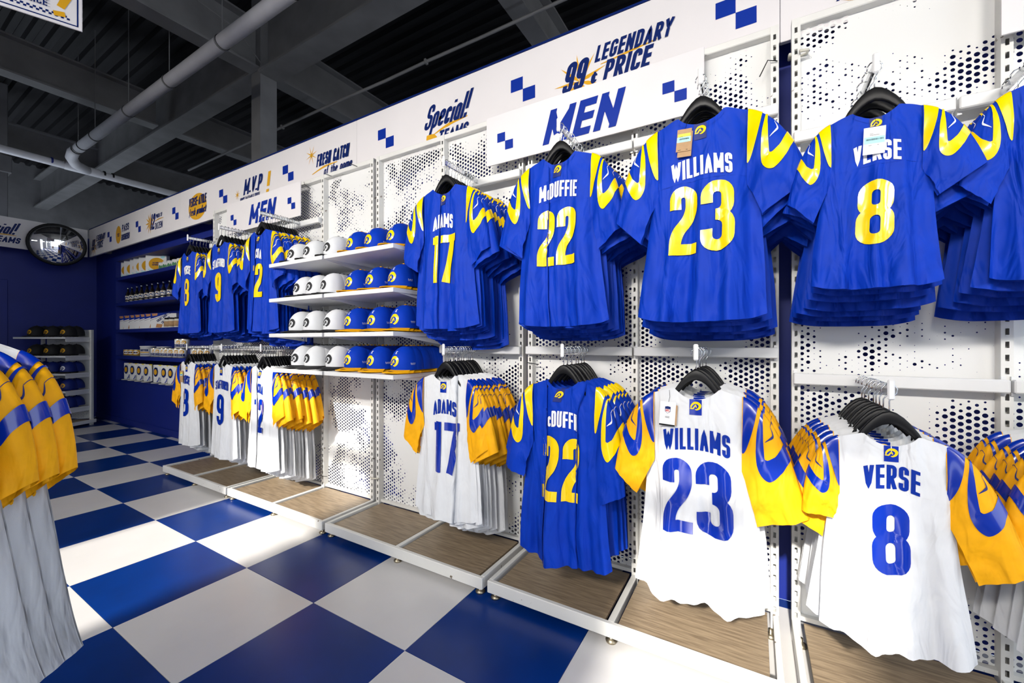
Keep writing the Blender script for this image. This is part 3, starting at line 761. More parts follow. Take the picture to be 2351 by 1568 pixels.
# ------------------------------------------------------------------ hang rails with face-out arms
def rail(x0, x1, z, xa, ytip, label, arm=True):
    """bar across a bay, top at z; the arm juts out to ytip"""
    r = thing('hang_rail', label, 'rail', (0, 0, 0), group='white hang rails with arms')
    G().box(x0+.004, x1-.004, 2.030, 2.058, z-.045, z, bev=.004).build('bar', 'white_smooth', r)
    for x in (x0+.012, x1-.012): G().box(x-.006, x+.006, 2.058, 2.075, z-.055, z+.01).build('bracket', 'white_smooth', r)
    if arm:
        G().box(xa-.0055, xa+.0055, ytip+.004, 2.030, z-.030, z-.004, bev=.003).build('arm', 'chrome', r)
        G().box(xa-.0085, xa+.0085, ytip-.004, ytip+.006, z-.045, z+.016, bev=.004).build('end_cap', 'white_smooth', r)
    return r
"""(key, bay x0, x1, rail top z, arm x, arm tip y)"""
RAILS = dict(
 u8=(UA[0], UA[1], 2.245, -4.60, 1.78, 'upper rail of the leftmost fixture carrying the blue Verse jerseys'),
 u9=(UA[1], UA[2], 2.245, -3.94, 1.75, 'upper rail carrying the blue Stafford jerseys'),
 u2=(UB[0], UB[1], 2.245, -3.236, 1.71, 'upper rail carrying the blue Nacua jerseys beside the caps'),
 ua=(UC[1], UC[2], 2.235, -1.444, 1.72, 'upper rail carrying the blue Adams jerseys'),
 um=(UD[0], UD[1], 2.240, -.760, 1.70, 'upper rail carrying the blue McDuffie jerseys'),
 uw=(UD[1], UD[2], 2.240, -.171, 1.655, 'upper rail carrying the blue Williams jerseys'),
 uv=(UE[0], UE[1]-.13, 2.105, .318, 1.63, 'upper rail carrying the youth blue Verse jerseys'),
 ur=(UE[1]-.13, UE[2], 2.105, .72, 1.66, 'upper rail at the right edge with youth blue jerseys'),
 d8=(UA[0], UA[1], 1.215, -4.58, 1.765, 'lower rail of the leftmost fixture carrying the white Verse jerseys'),
 d9=(UA[1], UA[2], 1.215, -3.83, 1.72, 'lower rail carrying the white Stafford jerseys'),
 d2=(UB[0], UB[1], 1.215, -3.236, 1.72, 'lower rail carrying the white Nacua jerseys below the caps'),
 da=(UC[1], UC[2], 1.220, -1.444, 1.72, 'lower rail carrying the white Adams jerseys'),
 dm=(UD[0], UD[1], 1.222, -.742, 1.70, 'lower rail carrying the blue McDuffie jerseys'),
 dw=(UD[1], UD[2], 1.222, -.186, 1.655, 'lower rail carrying the white Williams jerseys'),
 dv=(UE[0], UE[1], 1.118, .350, 1.62, 'lower rail carrying the youth white Verse jerseys'),
 dr=(UE[1], UE[2], 1.118, .82, 1.66, 'lower rail at the right edge with youth white jerseys'))
for k, a in RAILS.items(): rail(*a)
# MEN boards hung on the fixtures
def men(x0, x1, z0, z1, xc, label, full=True):
    y = 2.022
    r = thing('department_sign', label, 'sign')
    G().box(x0, x1, y, y+.008, z0, z1, bev=.001).build('panel', 'sign_white', r)
    for x in (x0+.2, x1-.2): G().box(x-.03, x+.03, y+.008, 2.07, z1-.10, z1-.06).build('bracket', 'white_smooth', r)
    f_ = lambda a, b: (a, y-.0015, b)
    if full:
        g = G(); rb, W = text2d('MEN', .18, cw=.66, th=.21, gap=.12, shear=.28); put(g, rb, lambda a, b: f_(xc+a-.02, z0+.035+b)); g.build('lettering', 'blue_print', r)
    zc = (z0+z1)/2-.02
    checks(G(), x0+.13, zc, .052, f_, .053).build('check_squares', 'blue_print', r); checks(G(), x1-.125, zc, .052, f_, .053).build('check_squares', 'blue_print', r)
men(-1.368, -.193, 2.285, 2.57, -.775, 'large white board lettered MEN above the McDuffie jerseys')
men(-4.40, -3.21, 2.285, 2.57, -3.78, 'white board lettered MEN above the left blue jerseys')
men(.715, 1.70, 2.275, 2.56, 1.2, 'corner of a white board at the upper right edge', False)

# ================================================================== jerseys and hangers
def make_hanger(mat='black_plastic', wide=1.0):
    """origin where the hook rests on the bar"""
    r = thing('clothes_hanger', 'hanger', 'hanger')
    pts = []
    for k in range(13):
        a = math.radians(-50+k*22.5); pts.append((math.sin(a)*.019-.0, 0, -.016+math.cos(a)*.019))
    pts = pts[::-1][:11][::-1]
    # hook opens to the left, stem drops from its right end to the centre
    hook = [(-.018, 0, -.020), (-.017, 0, -.008), (-.010, 0, .002), (0, 0, .0055), (.011, 0, .002), (.018, 0, -.009), (.017, 0, -.022), (.008, 0, -.034), (0, 0, -.046), (0, 0, -.092)]
    G().tube(hook, .0019, 7).build('hook', 'chrome', r, True)
    top = []; bot = []
    for k in range(25):
        x = -.195+.39*k/24; ax = abs(x)
        if ax < .068: zt = -.075-.066*(ax/.068)**1.7
        else: zt = -.141-.42*(ax-.068)
        th = interp(ax, (0, .06, .195), (.040, .034, .016))
        xx = x if ax < .068 else math.copysign(.068+(ax-.068)*(.195*wide-.068)/.127, x)
        top.append((xx, zt)); bot.append((xx, zt-th))
    # rounded body: outline with bevelled faces
    g = G(); n = len(top); t = .0062
    vs = []
    for (x, z), (_, zb) in zip(top, bot):
        zm = (z+zb)/2; hh = (z-zb)/2
        for yy, sc in ((-t, .72), (-t*.6, 1), (t*.6, 1), (t, .72)):
            vs.append((x, yy, zm+hh*sc))
        for yy, sc in ((t, .72), (t*.6, 1), (-t*.6, 1), (-t, .72)):
            vs.append((x, yy, zm-hh*sc))
    f = [(i*8+k, i*8+(k+1) % 8, (i+1)*8+(k+1) % 8, (i+1)*8+k) for i in range(n-1) for k in range(8)]
    f += [tuple(range(8)), tuple((n-1)*8+k for k in range(7, -1, -1))]
    g.add(vs, f).build('hanger_body', mat, r, True)
    return r
NECK = -.145                                   # height of the neck points below the bar
class Jersey:
    """local frame: origin on the bar, x across, -y is the visible back of the shirt, z up"""
    def __init__(s, L=.77, seed=1, thick=.03, pleats=(), amp=1.0, sleeve=None, hemskew=0.0, flare=0.0):
        s.fl = flare
        s.L = L; s.th = thick; s.pl = list(pleats); s.amp = amp; s.skew = hemskew
        rd = random.Random(seed)
        s.p = [rd.random()*6.28 for _ in range(6)]
        s.q = [rd.uniform(.8, 1.2) for _ in range(4)]
        s.sl = sleeve or ((.33, -.33), (.195, -.43), (.33, -.33), (.195, -.43))
        s.SW = {}
    def W(s, z): return (1+s.fl*max(0., -z-.15)/.65)*interp(z, (-.85, -.6, -.45, -.30, -.17, -.06, 0), (.226, .208, .194, .180, .174, .172, .166))
    def ztop(s, x):
        a = abs(x)
        if a < .078: return -.040+.040*(a/.078)**2.2
        return -(a-.078)*.34-2.2*max(0, a-.16)**2
    def wp(s, w, z): return w*sstep(-z/.16)
    def body(s, c, z, side=-1, off=0.0):
        """cloth coordinate c (m from the left edge's zero = centre), height z below the neck"""
        x = c; dy = 0.0
        W = s.W(z)
        for c0, w0 in s.pl:
            w = s.wp(w0, z)
            if w < 1e-5: continue
            if c > c0:
                if c < c0+w: x -= 2*(c-c0); dy += .0045*min(1, (c-c0)/.004)
                elif c < c0+2*w: x -= 2*w; dy += .009
                else: x -= 2*w; dy += .009*math.exp(-(c-c0-2*w)/.05)
        u = max(-1, min(1, x/W)); t = min(1., -z/s.L); A = s.amp
        T = (s.th*(.55+.6*t))*(1-abs(u)**2.6)
        edge = 1-abs(u)**6
        fo = 1.9*A*(t**1.2)*edge*(.014*math.sin(2*PI*.85*u*s.q[0]+s.p[0])+.009*math.sin(2*PI*1.9*u*s.q[1]+s.p[1]+1.2*t)+.0035*math.sin(2*PI*4.1*u+s.p[2]))
        fo += A*.0024*edge*math.sin(9*z+14*abs(u)+s.p[3])*(1-t)+A*.0025*math.sin(30*z+9*u+s.p[4])*edge*t
        if side < 0: y = -T+fo+dy-off
        else: y = T*.8+fo*.6+.004+off
        x2 = x + A*.010*t*math.sin(7*z+s.p[5])*(1 if side else 1)
        zz = z+s.skew*u*t
        return (x2, y, zz+NECK)
    def cols(s, z, n=40):
        W = s.W(z); out = []; a = -W; hid = 0
        segs = []
        for c0, w0 in s.pl:
            w = s.wp(w0, z)
            segs.append((a, c0, 14)); segs.append((c0, c0+w, 4)); segs.append((c0+w, c0+2*w, 4)); a = c0+2*w; hid += 2*w
        segs.append((a, W+hid, n if not s.pl else 22))
        for a, b, k in segs: out += [a+(b-a)*i/k for i in range(k)]
        return out+[W+hid]
    def build_body(s, parent, mat):
        g = G(); nt = 34
        for side in (-1, 1):
            pts = []; nc = 0
            ts = [(i/(nt-1))**1.15 for i in range(nt)]
            if side > 0: sv = s.pl; s.pl = []
            for t in ts:
                row = s.cols(-.3, 40 if side < 0 else 22)
                cz = []
                z_ref = -t*s.L
                cols = s.cols(max(z_ref, -s.L), 40 if side < 0 else 22)
                for c in cols:
                    # z from the top outline to the hem; the top outline depends on x
                    x = c
                    for c0, w0 in s.pl:
                        w = s.wp(w0, z_ref)
                        if c > c0: x -= 2*min(c-c0, w) if c < c0+w else 2*w
                    zt = s.ztop(x) if side < 0 else s.ztop(x)-(.05*max(0, 1-(x/.078)**2))
                    hem = -s.L+.035*abs(x/.24)**4
                    z = zt+(hem-zt)*t
                    pts.append(s.body(c, z, side))
                nc = len(cols)
            b = len(g.v); g.v += pts
            for j in range(nt-1):
                for i in range(nc-1):
                    q = (b+j*nc+i, b+j*nc+i+1, b+(j+1)*nc+i+1, b+(j+1)*nc+i)
                    g.f.append(q if side < 0 else q[::-1])
            if side > 0: s.pl = sv
        return g.build('body', mat, parent, True)
    def sleeve_pt(s, sd, a, b, off=0.0):
        """a 0..1 shoulder to cuff, b in -1..1: 0 is the top fold, +1 underarm on the visible side, -1 on the far side"""
        T1, B1 = (s.sl[2], s.sl[3]) if sd > 0 else (s.sl[0], s.sl[1])
        T0 = (.150, -.022); TM = (.232, -.075); B0 = (.148, -.285)
        ab = min(1., abs(b))
        def q(p0, p1, p2, t): return tuple((1-t)**2*p0[i]+2*t*(1-t)*p1[i]+t*t*p2[i] for i in (0, 1))
        tp = q(T0, (TM[0]+.03, TM[1]+.012), T1, a)
        bm = ((B0[0]+B1[0])/2+.01, (B0[1]+B1[1])/2-.02)
        bt = q(B0, bm, B1, a)
        th = .034*(.5+.5*sstep(a*3))*(1-.15*a)
        k = ab
        x = tp[0]+(bt[0]-tp[0])*k; z = tp[1]+(bt[1]-tp[1])*k
        prof = math.sqrt(max(0., 1-(1-min(1, 2.2*ab))**2))*(1-.55*max(0, ab-.45)/.55)
        wr = .004*math.sin(11*a+7*ab+s.p[2]+sd)*sstep(ab*2)+.003*math.sin(23*a*ab+s.p[1])
        fwd = -.014*sstep(a*2)*(.4+.6*ab)
        wv = .009*sstep((a-.5)/.5)*math.sin(5*ab+s.p[4]+2*sd)*min(1, 3*ab)*(1-ab**6)   # the loose cuff waves
        fwd += wv
        if b >= 0: y = -th*prof+fwd+wr*s.amp
        else: y = th*prof*.9+fwd+wr*.5
        x *= sd
        if off:
            e = .012
            p0 = Vector(s.sleeve_pt(sd, a, b)); a0, a1 = max(0, a-e), min(1, a+e); b0, b1 = max(-1, b-e), min(1, b+e)
            pa = p0+Vector(s.sleeve_pt(sd, a1, b))-Vector(s.sleeve_pt(sd, a0, b)); pb = p0+Vector(s.sleeve_pt(sd, a, b1))-Vector(s.sleeve_pt(sd, a, b0))
            nn = (pa-p0).cross(pb-p0)
            if nn.length < 1e-12: nn = Vector((0, -1, 0))
            nn.normalize()
            ctr = Vector((sd*(tp[0]+bt[0])/2, fwd, (tp[1]+bt[1])/2+NECK))
            if nn.dot(p0-ctr) < 0: nn = -nn
            p0 = p0+nn*off
            return tuple(p0)
        return (x, y, z+NECK)
    def build_sleeve(s, sd, parent, mat, cmat, swmat, logos=True):
        bs = lin(-1, 1, 29); As = lin(0, 1, 15)
        bs = [math.copysign(abs(b)**1.5, b) for b in bs]
        g = G().grid(lambda b, a: s.sleeve_pt(sd, a, b), bs, As)
        o = g.build('sleeve', mat, parent, True)
        f_ = lambda off: (lambda a, b: s.sleeve_pt(sd, max(0, min(1, a)), max(-.99, min(.99, b)), off))
        # shoulder patch: wedge along the seam, over the top fold
        g = G(); n = 36
        rows = []
        for i in range(n+1):
            q_ = -1+2*i/n; b = math.copysign(abs(q_)**1.5, q_)*.73; w = .20*(1-(abs(b)/.74)**2)**.6
            a0 = .012; rows.append([f_(.0022)(a0+(w*k/7), b) for k in range(8)])
        g.add([p for r_ in rows for p in r_], [(i*8+k, i*8+k+1, (i+1)*8+k+1, (i+1)*8+k) for i in range(n) for k in range(7)])
        g.build('shoulder_patch', cmat, o, True)
        # horn: one curl around the sleeve, thin where it starts at the fold
        g = G(); hp = [(.275, 0), (.285, .12), (.325, .33), (.42, .50), (.55, .45), (.62, .25), (.632, .10)]; hw = [.018, .05, .125, .20, .185, .13, .112]
        stroke(g, hp+[(.634, .03), (.634, -.03)]+[(a_, -b_) for a_, b_ in hp[::-1]], hw+[.11, .11]+hw[::-1], f_(.0022), across=3)
        g.build('sleeve_horn', cmat, o, True)
        if logos:
            g = G(); stroke(g, [(.40, .05), (.455, .085), (.45, .13), (.39, .26)], [.004, .022, .020, .003], f_(.0022), across=2); stroke(g, [(.40, .05), (.40, -.05), (.41, -.12)], [.006, .007, .003], f_(.0022), across=1)
            g.build('swoosh', swmat, o, True)
        return o
    def flat(s, off): return lambda x, z: s.body(x, z, -1, off)
STYLE = dict(blue=dict(body='blue_fabric', sleeve='blue_fabric', patch='yellow_vinyl', num='yellow_vinyl', name='white_print', sw='white_print'),
             white=dict(body='white_fabric', sleeve='gold_fabric', patch='blue_vinyl', num='blue_vinyl', name='blue_print', sw='navy_fabric'))
def make_jersey(kind, seed, name=None, num=None, pleats=(), L=.77, thick=.03, amp=1.0, sleeve=None, nx=0.0, numx=None, price=None, numh=.255, nameh=.072, skew=0.0, namew=.35, namez=0.0, numz=0.0, flare=0.0):
    st = STYLE[kind]; J = Jersey(L, seed, thick, pleats, amp, sleeve, skew, flare)
    r = thing('jersey', 'jersey', 'jersey')
    J.build_body(r, st['body'])
    for sd in (-1, 1): J.build_sleeve(sd, r, st['sleeve'], st['patch'], st['sw'])
    # collar band
    g = G(); g.grid(lambda x, k: J.body(x, J.ztop(x)-.0005-.020*k, -1, .0016), lin(-.078, .078, 17), (0, .5, 1)); g.build('collar', st['body'], r, True)
    # neck tab with team mark
    g = G(); g.grid(lambda x, z: J.body(x, z, -1, .0026), lin(-.021, .021, 4), lin(-.040, -.098, 6)); t = g.build('neck_tab', 'navy_fabric' if kind == 'blue' else 'blue_vinyl', r, True)
    g = G(); horn_logo(g, .034, lambda a, b: J.body(a, -.066+b, -1, .0038)); g.build('team_logo', 'yellow_vinyl', t)
    if name:
        cx_ = nx
        w2 = .185 if len(name) > 6 else .165
        g = G(); g.grid(lambda x, z: J.body(cx_+x, z+.018*(1-(x/w2)**2), -1, .0012), lin(-w2, w2, 25), lin(-.143+namez, -.243+namez, 7)); pl = g.build('nameplate', st['body'], r, True)
        rb, W = text2d(name, nameh, cw=namew, th=.14, gap=.065, arch=.016)
        g = G(); put(g, rb, lambda a, b: J.body(cx_+a, -.225+namez+b, -1, .0034), 2); g.build('name_lettering', st['name'], r, True)
    if num:
        cx_ = numx if numx is not None else nx
        rb, W = text2d(num, numh, cw=.435, th=.158, gap=.05)
        g = G(); put(g, rb, lambda a, b: J.body(cx_+a, -.255+numz-numh+b, -1, .0048), 3); g.build('number', st['num'], r, True)
    if price:
        tg = price_tag(r, J, **price)
    return r
def price_tag(parent, J, x, z, rot, mat, style, w=.05, h=.085):
    y = min(J.body(x+dx, z+dz, -1)[1] for dx in (-.02, 0, .02) for dz in (0, -.05, -.09))-.008
    e = bpy.data.objects.new('price_tag', G().box(-w/2, w/2, -.0006, .0006, -h, 0).mesh('price_tag')); COL.objects.link(e)
    e.data.materials.append(MATS[mat]); e.parent = parent; e.location = (x, y, z+NECK); e.rotation_euler = (math.radians(-4), rot, 0)
    f_ = lambda a, b: (a, -.0012, b)
    def sub(nm, g, mt): return g.build(nm, mt, e)
    sub('string', G().tube([(0, 0, -.006), (.004, .003, .02), (0, .006, .045)], .0007, 5), 'black_plastic')
    if style == 'barcode':
        sub('price_sticker', G().quad(-w/2+.002, w/2-.002, -.072, -.042, f_) if mat == 'paper_white' else G().quad(-w/2+.001, w/2-.001, -.050, -.030, f_), 'sticker_cyan')
        g = G(); rd = random.Random(3); xx = -w/2+.008; z0, z1 = (-.058, -.050) if mat == 'paper_white' else (-.041, -.036)
        while xx < w/2-.008:
            ww = rd.choice((.0006, .001, .0016)); g.quad(xx, xx+ww, z0, z1, lambda a, b: (a, -.0016, b)); xx += ww+rd.choice((.0007, .0012))
        sub('barcode', g, 'black_plastic')
        g = G()
        for k, (zz, a0, a1) in enumerate([(-.030, -.016, -.004), (-.036, -.016, .016), (-.08, -.018, -.008), (-.080, .010, .016)]): g.quad(a0, a1, zz, zz+.0016, f_)
        sub('small_print', g, 'black_plastic')
        if mat == 'kraft_paper':
            sub('yellow_label', G().quad(-w/2+.003, w/2-.003, -.029, -.018, f_), 'sticker_yellow')
            sub('second_card', G().box(-w/2+.006, w/2+.004, .002, .003, -h-.02, -.01), 'kraft_paper')
    else:
        # league shield in blue and red over small print
        g = G().add([f_(-.010, -.018), f_(0, -.016), f_(.010, -.018), f_(.010, -.036), f_(0, -.044), f_(-.010, -.036)], [tuple(range(6))]); sub('shield', g, 'navy_print')
        g = G().add([(-.0085, -.0016, -.027), (.0085, -.0016, -.027), (.0085, -.0016, -.0355), (0, -.0016, -.0425), (-.0085, -.0016, -.0355)], [tuple(range(5))]); sub('shield_field', g, 'paper_white')
        g = G(); rb, W = text2d('NFL', .0085, cw=.62, th=.2, gap=.08); put(g, rb, lambda a, b: (a, -.002, -.0365+b)); sub('shield_lettering', g, 'red_print')
        g = G()
        for zz in (-.056, -.060): g.quad(-.008, .008, zz, zz+.0015, f_)
        g.quad(-w/2, w/2, -h, -h+.006, f_); sub('small_print', g, 'black_plastic')
        sub('second_card', G().box(-w/2+.004, w/2+.006, .002, .003, -h+.004, -.01), 'kraft_paper')
    return e
SLV_B = ((.315, -.36), (.215, -.46), (.335, -.30), (.195, -.405))
SLV_W = ((.305, -.34), (.215, -.425), (.345, -.41), (.195, -.465))
SLV_S = ((.30, -.36), (.185, -.45), (.30, -.36), (.185, -.45))
# plain shirts that hang behind the front ones
PLAIN = {}
for kind in ('blue', 'white'):
    PLAIN[kind] = [make_jersey(kind, 40+k, thick=.017, amp=.75, L=.77 if kind == 'blue' else .79, sleeve=((.29+.02*k, -.33-.015*k), (.18, -.45), (.30+.015*k, -.34-.02*k), (.185, -.455))) for k in range(3)]
HANG = make_hanger(wide=.54); HANGY = make_hanger(wide=.46)
used = set()
def place(proto, key, loc, rot, label, group, scale=1.0, cat=None):
    o = proto if id(proto) not in used else copy_tree(proto)
    used.add(id(proto))
    o.location = loc; o.rotation_euler = rot; o.scale = (scale,)*3
    tag(o, label, cat, group)
    return o
def stack(key, front, kind, who, n, scale=1.0, rots=None, youth=False, spread=None, jitter=1.0, front_rot=0.0):
    x0, x1, z, xa, ytip, _ = RAILS[key]; zb = z-.004
    row = 'upper' if key[0] == 'u' else 'lower'
    rd = random.Random(hash(key) % 1000 if False else sum(map(ord, key)))
    sp = spread or (1.985-(ytip+.018))/max(1, n-1)
    for k in range(n):
        y = ytip+.020+k*sp; dx = 0 if k == 0 else rd.uniform(-.006, .006)
        rz = front_rot if k == 0 else rd.uniform(-.07, .07)*jitter
        ry = 0 if k == 0 else rd.uniform(-.02, .02)
        h = place(HANGY if youth else HANG, key, (xa+dx, y, zb), (0, ry, rz), '%s hanger of the %s %s jerseys on the %s row' % ('black front' if k == 0 else 'black '+ORD[k], kind, who, row), 'hangers of the %s row %s jerseys' % (row, who), 1, 'hanger')
        if k == 0: lab = front[1]
        else: lab = '%s jersey behind the front %s %s jersey, %s row' % (ORD[k-1]+' '+kind, kind, who, row)
        pr_ = front[0] if k == 0 else PLAIN[kind][(k*2+len(key)+ord(key[1])) % 3]
        sc = scale*(1+((.032 if kind == 'blue' else .010) if youth else .014)*k+(rd.uniform(-.012, .012) if k else 0))
        place(pr_, key, (xa+dx, y, zb-(-NECK)*(1.0-sc)), (0, ry, rz), lab, '%s %s jerseys on the %s row' % (kind, who, row), sc, 'jersey')
J1 = make_jersey('blue', 11, 'WILLIAMS', '23', namez=-.022, numz=-.008, sleeve=SLV_B, price=dict(x=-.052, z=-.050, rot=.07, mat='kraft_paper', style='barcode'))
stack('uw', (J1, 'blue Williams 23 jersey with brown price tag, upper row'), 'blue', 'Williams', 8)
J2 = make_jersey('blue', 12, 'VERSE', '8', namez=-.018, numz=-.055, sleeve=SLV_B, numh=.275, nameh=.085, thick=.035, price=dict(x=-.005, z=-.085, rot=.05, mat='paper_white', style='barcode', w=.072, h=.118))
stack('uv', (J2, 'blue youth Verse 8 jersey with white price tag, upper row at right'), 'blue', 'youth Verse', 7, scale=.71, youth=True)
J3 = make_jersey('blue', 13, 'McDUFFIE', '22', namez=.018, numz=.012, sleeve=SLV_S, pleats=[(-.048, .009)], nx=.008, L=.775)
stack('um', (J3, 'blue McDuffie 22 jersey on the upper row below the MEN board'), 'blue', 'McDuffie', 8)
J4 = make_jersey('blue', 14, 'ADAMS', '17', amp=.8, namez=-.012, numz=-.01, sleeve=SLV_S, pleats=[(-.024, .011)], nx=.01, numx=.012, nameh=.075)
stack('ua', (J4, 'blue Adams 17 jersey on the upper row right of the caps'), 'blue', 'Adams', 11)
J5 = make_jersey('blue', 15, 'NACUA', '12', amp=.45, sleeve=SLV_S, pleats=[(-.06, .03)], nx=.02, numx=.02)
stack('u2', (J5, 'blue Nacua jersey on the upper row left of the white caps'), 'blue', 'Nacua', 14)
J6 = make_jersey('blue', 16, 'STAFFORD', '9', amp=.45, sleeve=SLV_S)
stack('u9', (J6, 'blue Stafford 9 jersey on the upper left row'), 'blue', 'Stafford', 9)
J7 = make_jersey('blue', 17, 'VERSE', '8', amp=.45, sleeve=SLV_S, nameh=.08)
stack('u8', (J7, 'blue adult Verse 8 jersey, leftmost of the upper row'), 'blue', 'adult Verse', 8)
K1 = make_jersey('white', 21, 'WILLIAMS', '23', namez=-.018, numz=-.008, sleeve=SLV_W, L=.80, numh=.275, nameh=.08, price=dict(x=-.095, z=-.055, rot=.05, mat='paper_white', style='shield', w=.056, h=.09))
stack('dw', (K1, 'white Williams 23 jersey with shield tag, lower row'), 'white', 'Williams', 6)
K2 = make_jersey('white', 22, 'VERSE', '8', namez=.012, numz=.002, sleeve=((.27, -.34), (.17, -.34), (.36, -.42), (.225, -.49)), L=.80, numh=.26, nameh=.088, thick=.04)
stack('dv', (K2, 'white youth Verse 8 jersey at the lower right'), 'white', 'youth Verse', 8, scale=.80, youth=True)
K3 = make_jersey('blue', 23, 'McDUFFIE', '22', sleeve=((.30, -.42), (.19, -.46), (.28, -.47), (.18, -.52)), L=.83, pleats=[(-.078, .021), (.112, .016)], nx=.03, numx=.04, numh=.285, amp=1.2)
stack('dm', (K3, 'blue McDuffie 22 jersey on the lower row between white jerseys'), 'blue', 'lower McDuffie', 7)
K4 = make_jersey('white', 24, 'ADAMS', '17', amp=.5, sleeve=SLV_S, L=.78, numh=.27, nameh=.078, pleats=[(.09, .012)], nx=.01, numx=.02)
stack('da', (K4, 'white Adams 17 jersey on the lower row beside the cap shelves'), 'white', 'Adams', 13)
K5 = make_jersey('white', 25, 'NACUA', '12', amp=.45, sleeve=SLV_S, L=.79, pleats=[(-.06, .03)], nx=.02, numx=.02)
stack('d2', (K5, 'white Nacua jersey in the sunlight on the lower row'), 'white', 'Nacua', 14)
K6 = make_jersey('white', 26, 'STAFFORD', '9', amp=.45, sleeve=SLV_S, L=.79)
stack('d9', (K6, 'white Stafford 9 jersey on the lower left row'), 'white', 'Stafford', 11)
K7 = make_jersey('white', 27, 'VERSE', '8', amp=.45, sleeve=SLV_S, L=.78, nameh=.08, price=dict(x=-.09, z=-.09, rot=-.1, mat='kraft_paper', style='barcode', w=.055, h=.09))
stack('d8', (K7, 'white adult Verse 8 jersey with brown tag, leftmost of the lower row'), 'white', 'adult Verse', 11)
E2 = make_jersey('blue', 31, sleeve=SLV_B, thick=.035)
stack('ur', (E2, 'blue youth jersey cut by the right picture edge, upper row'), 'blue', 'right edge youth', 6, scale=.71, youth=True)
E3 = make_jersey('white', 32, sleeve=SLV_W, L=.80, thick=.035)
stack('dr', (E3, 'white youth jersey cut by the right picture edge, lower row'), 'white', 'right edge youth', 6, scale=.78, youth=True)
# rack of white jerseys close to the camera at the left
RZ = 1.392; PH = .70; ux, uy = math.cos(PH), math.sin(PH)           # sleeves point along (ux,uy); the rod runs across them
RC = Vector((-1.634, .158, 0))
rk = thing('clothes_rack', 'chrome clothes rack at the left edge holding white jerseys', 'rack', RC, PH)
G().tube([(0, -.75, RZ-.008), (0, .06, RZ-.008)], .008, 12).build('rod', 'chrome', rk, True)
for y in (-.75, .06):
    G().tube([(0, y, RZ-.008), (0, y, .02)], .012, 12).build('post', 'chrome', rk, True)
    G().tube([(-.25, y, .02), (.25, y, .02)], .015, 12).build('base_bar', 'chrome', rk, True)
K8 = make_jersey('white', 51, L=.82, thick=.024, amp=1.1, flare=.30, sleeve=((.28, -.32), (.20, -.37), (.275, -.305), (.180, -.375)))
for k in range(6):
    p = RC+Vector((uy, -ux, 0))*(.062*k)
    place(HANG, 'rk', (p.x, p.y, RZ), (0, 0, PH+.05*((k % 3)-1)), '%s hanger from the right on the near left rack' % ORD[k], 'hangers on the near left rack', 1, 'hanger')
    place(K8, 'rk', (p.x, p.y, RZ), (0, 0, PH+.05*((k % 3)-1)), 'white jersey with yellow sleeves on the near left rack, %s from the right' % ORD[k], 'white jerseys on the near left rack', 1, 'jersey')

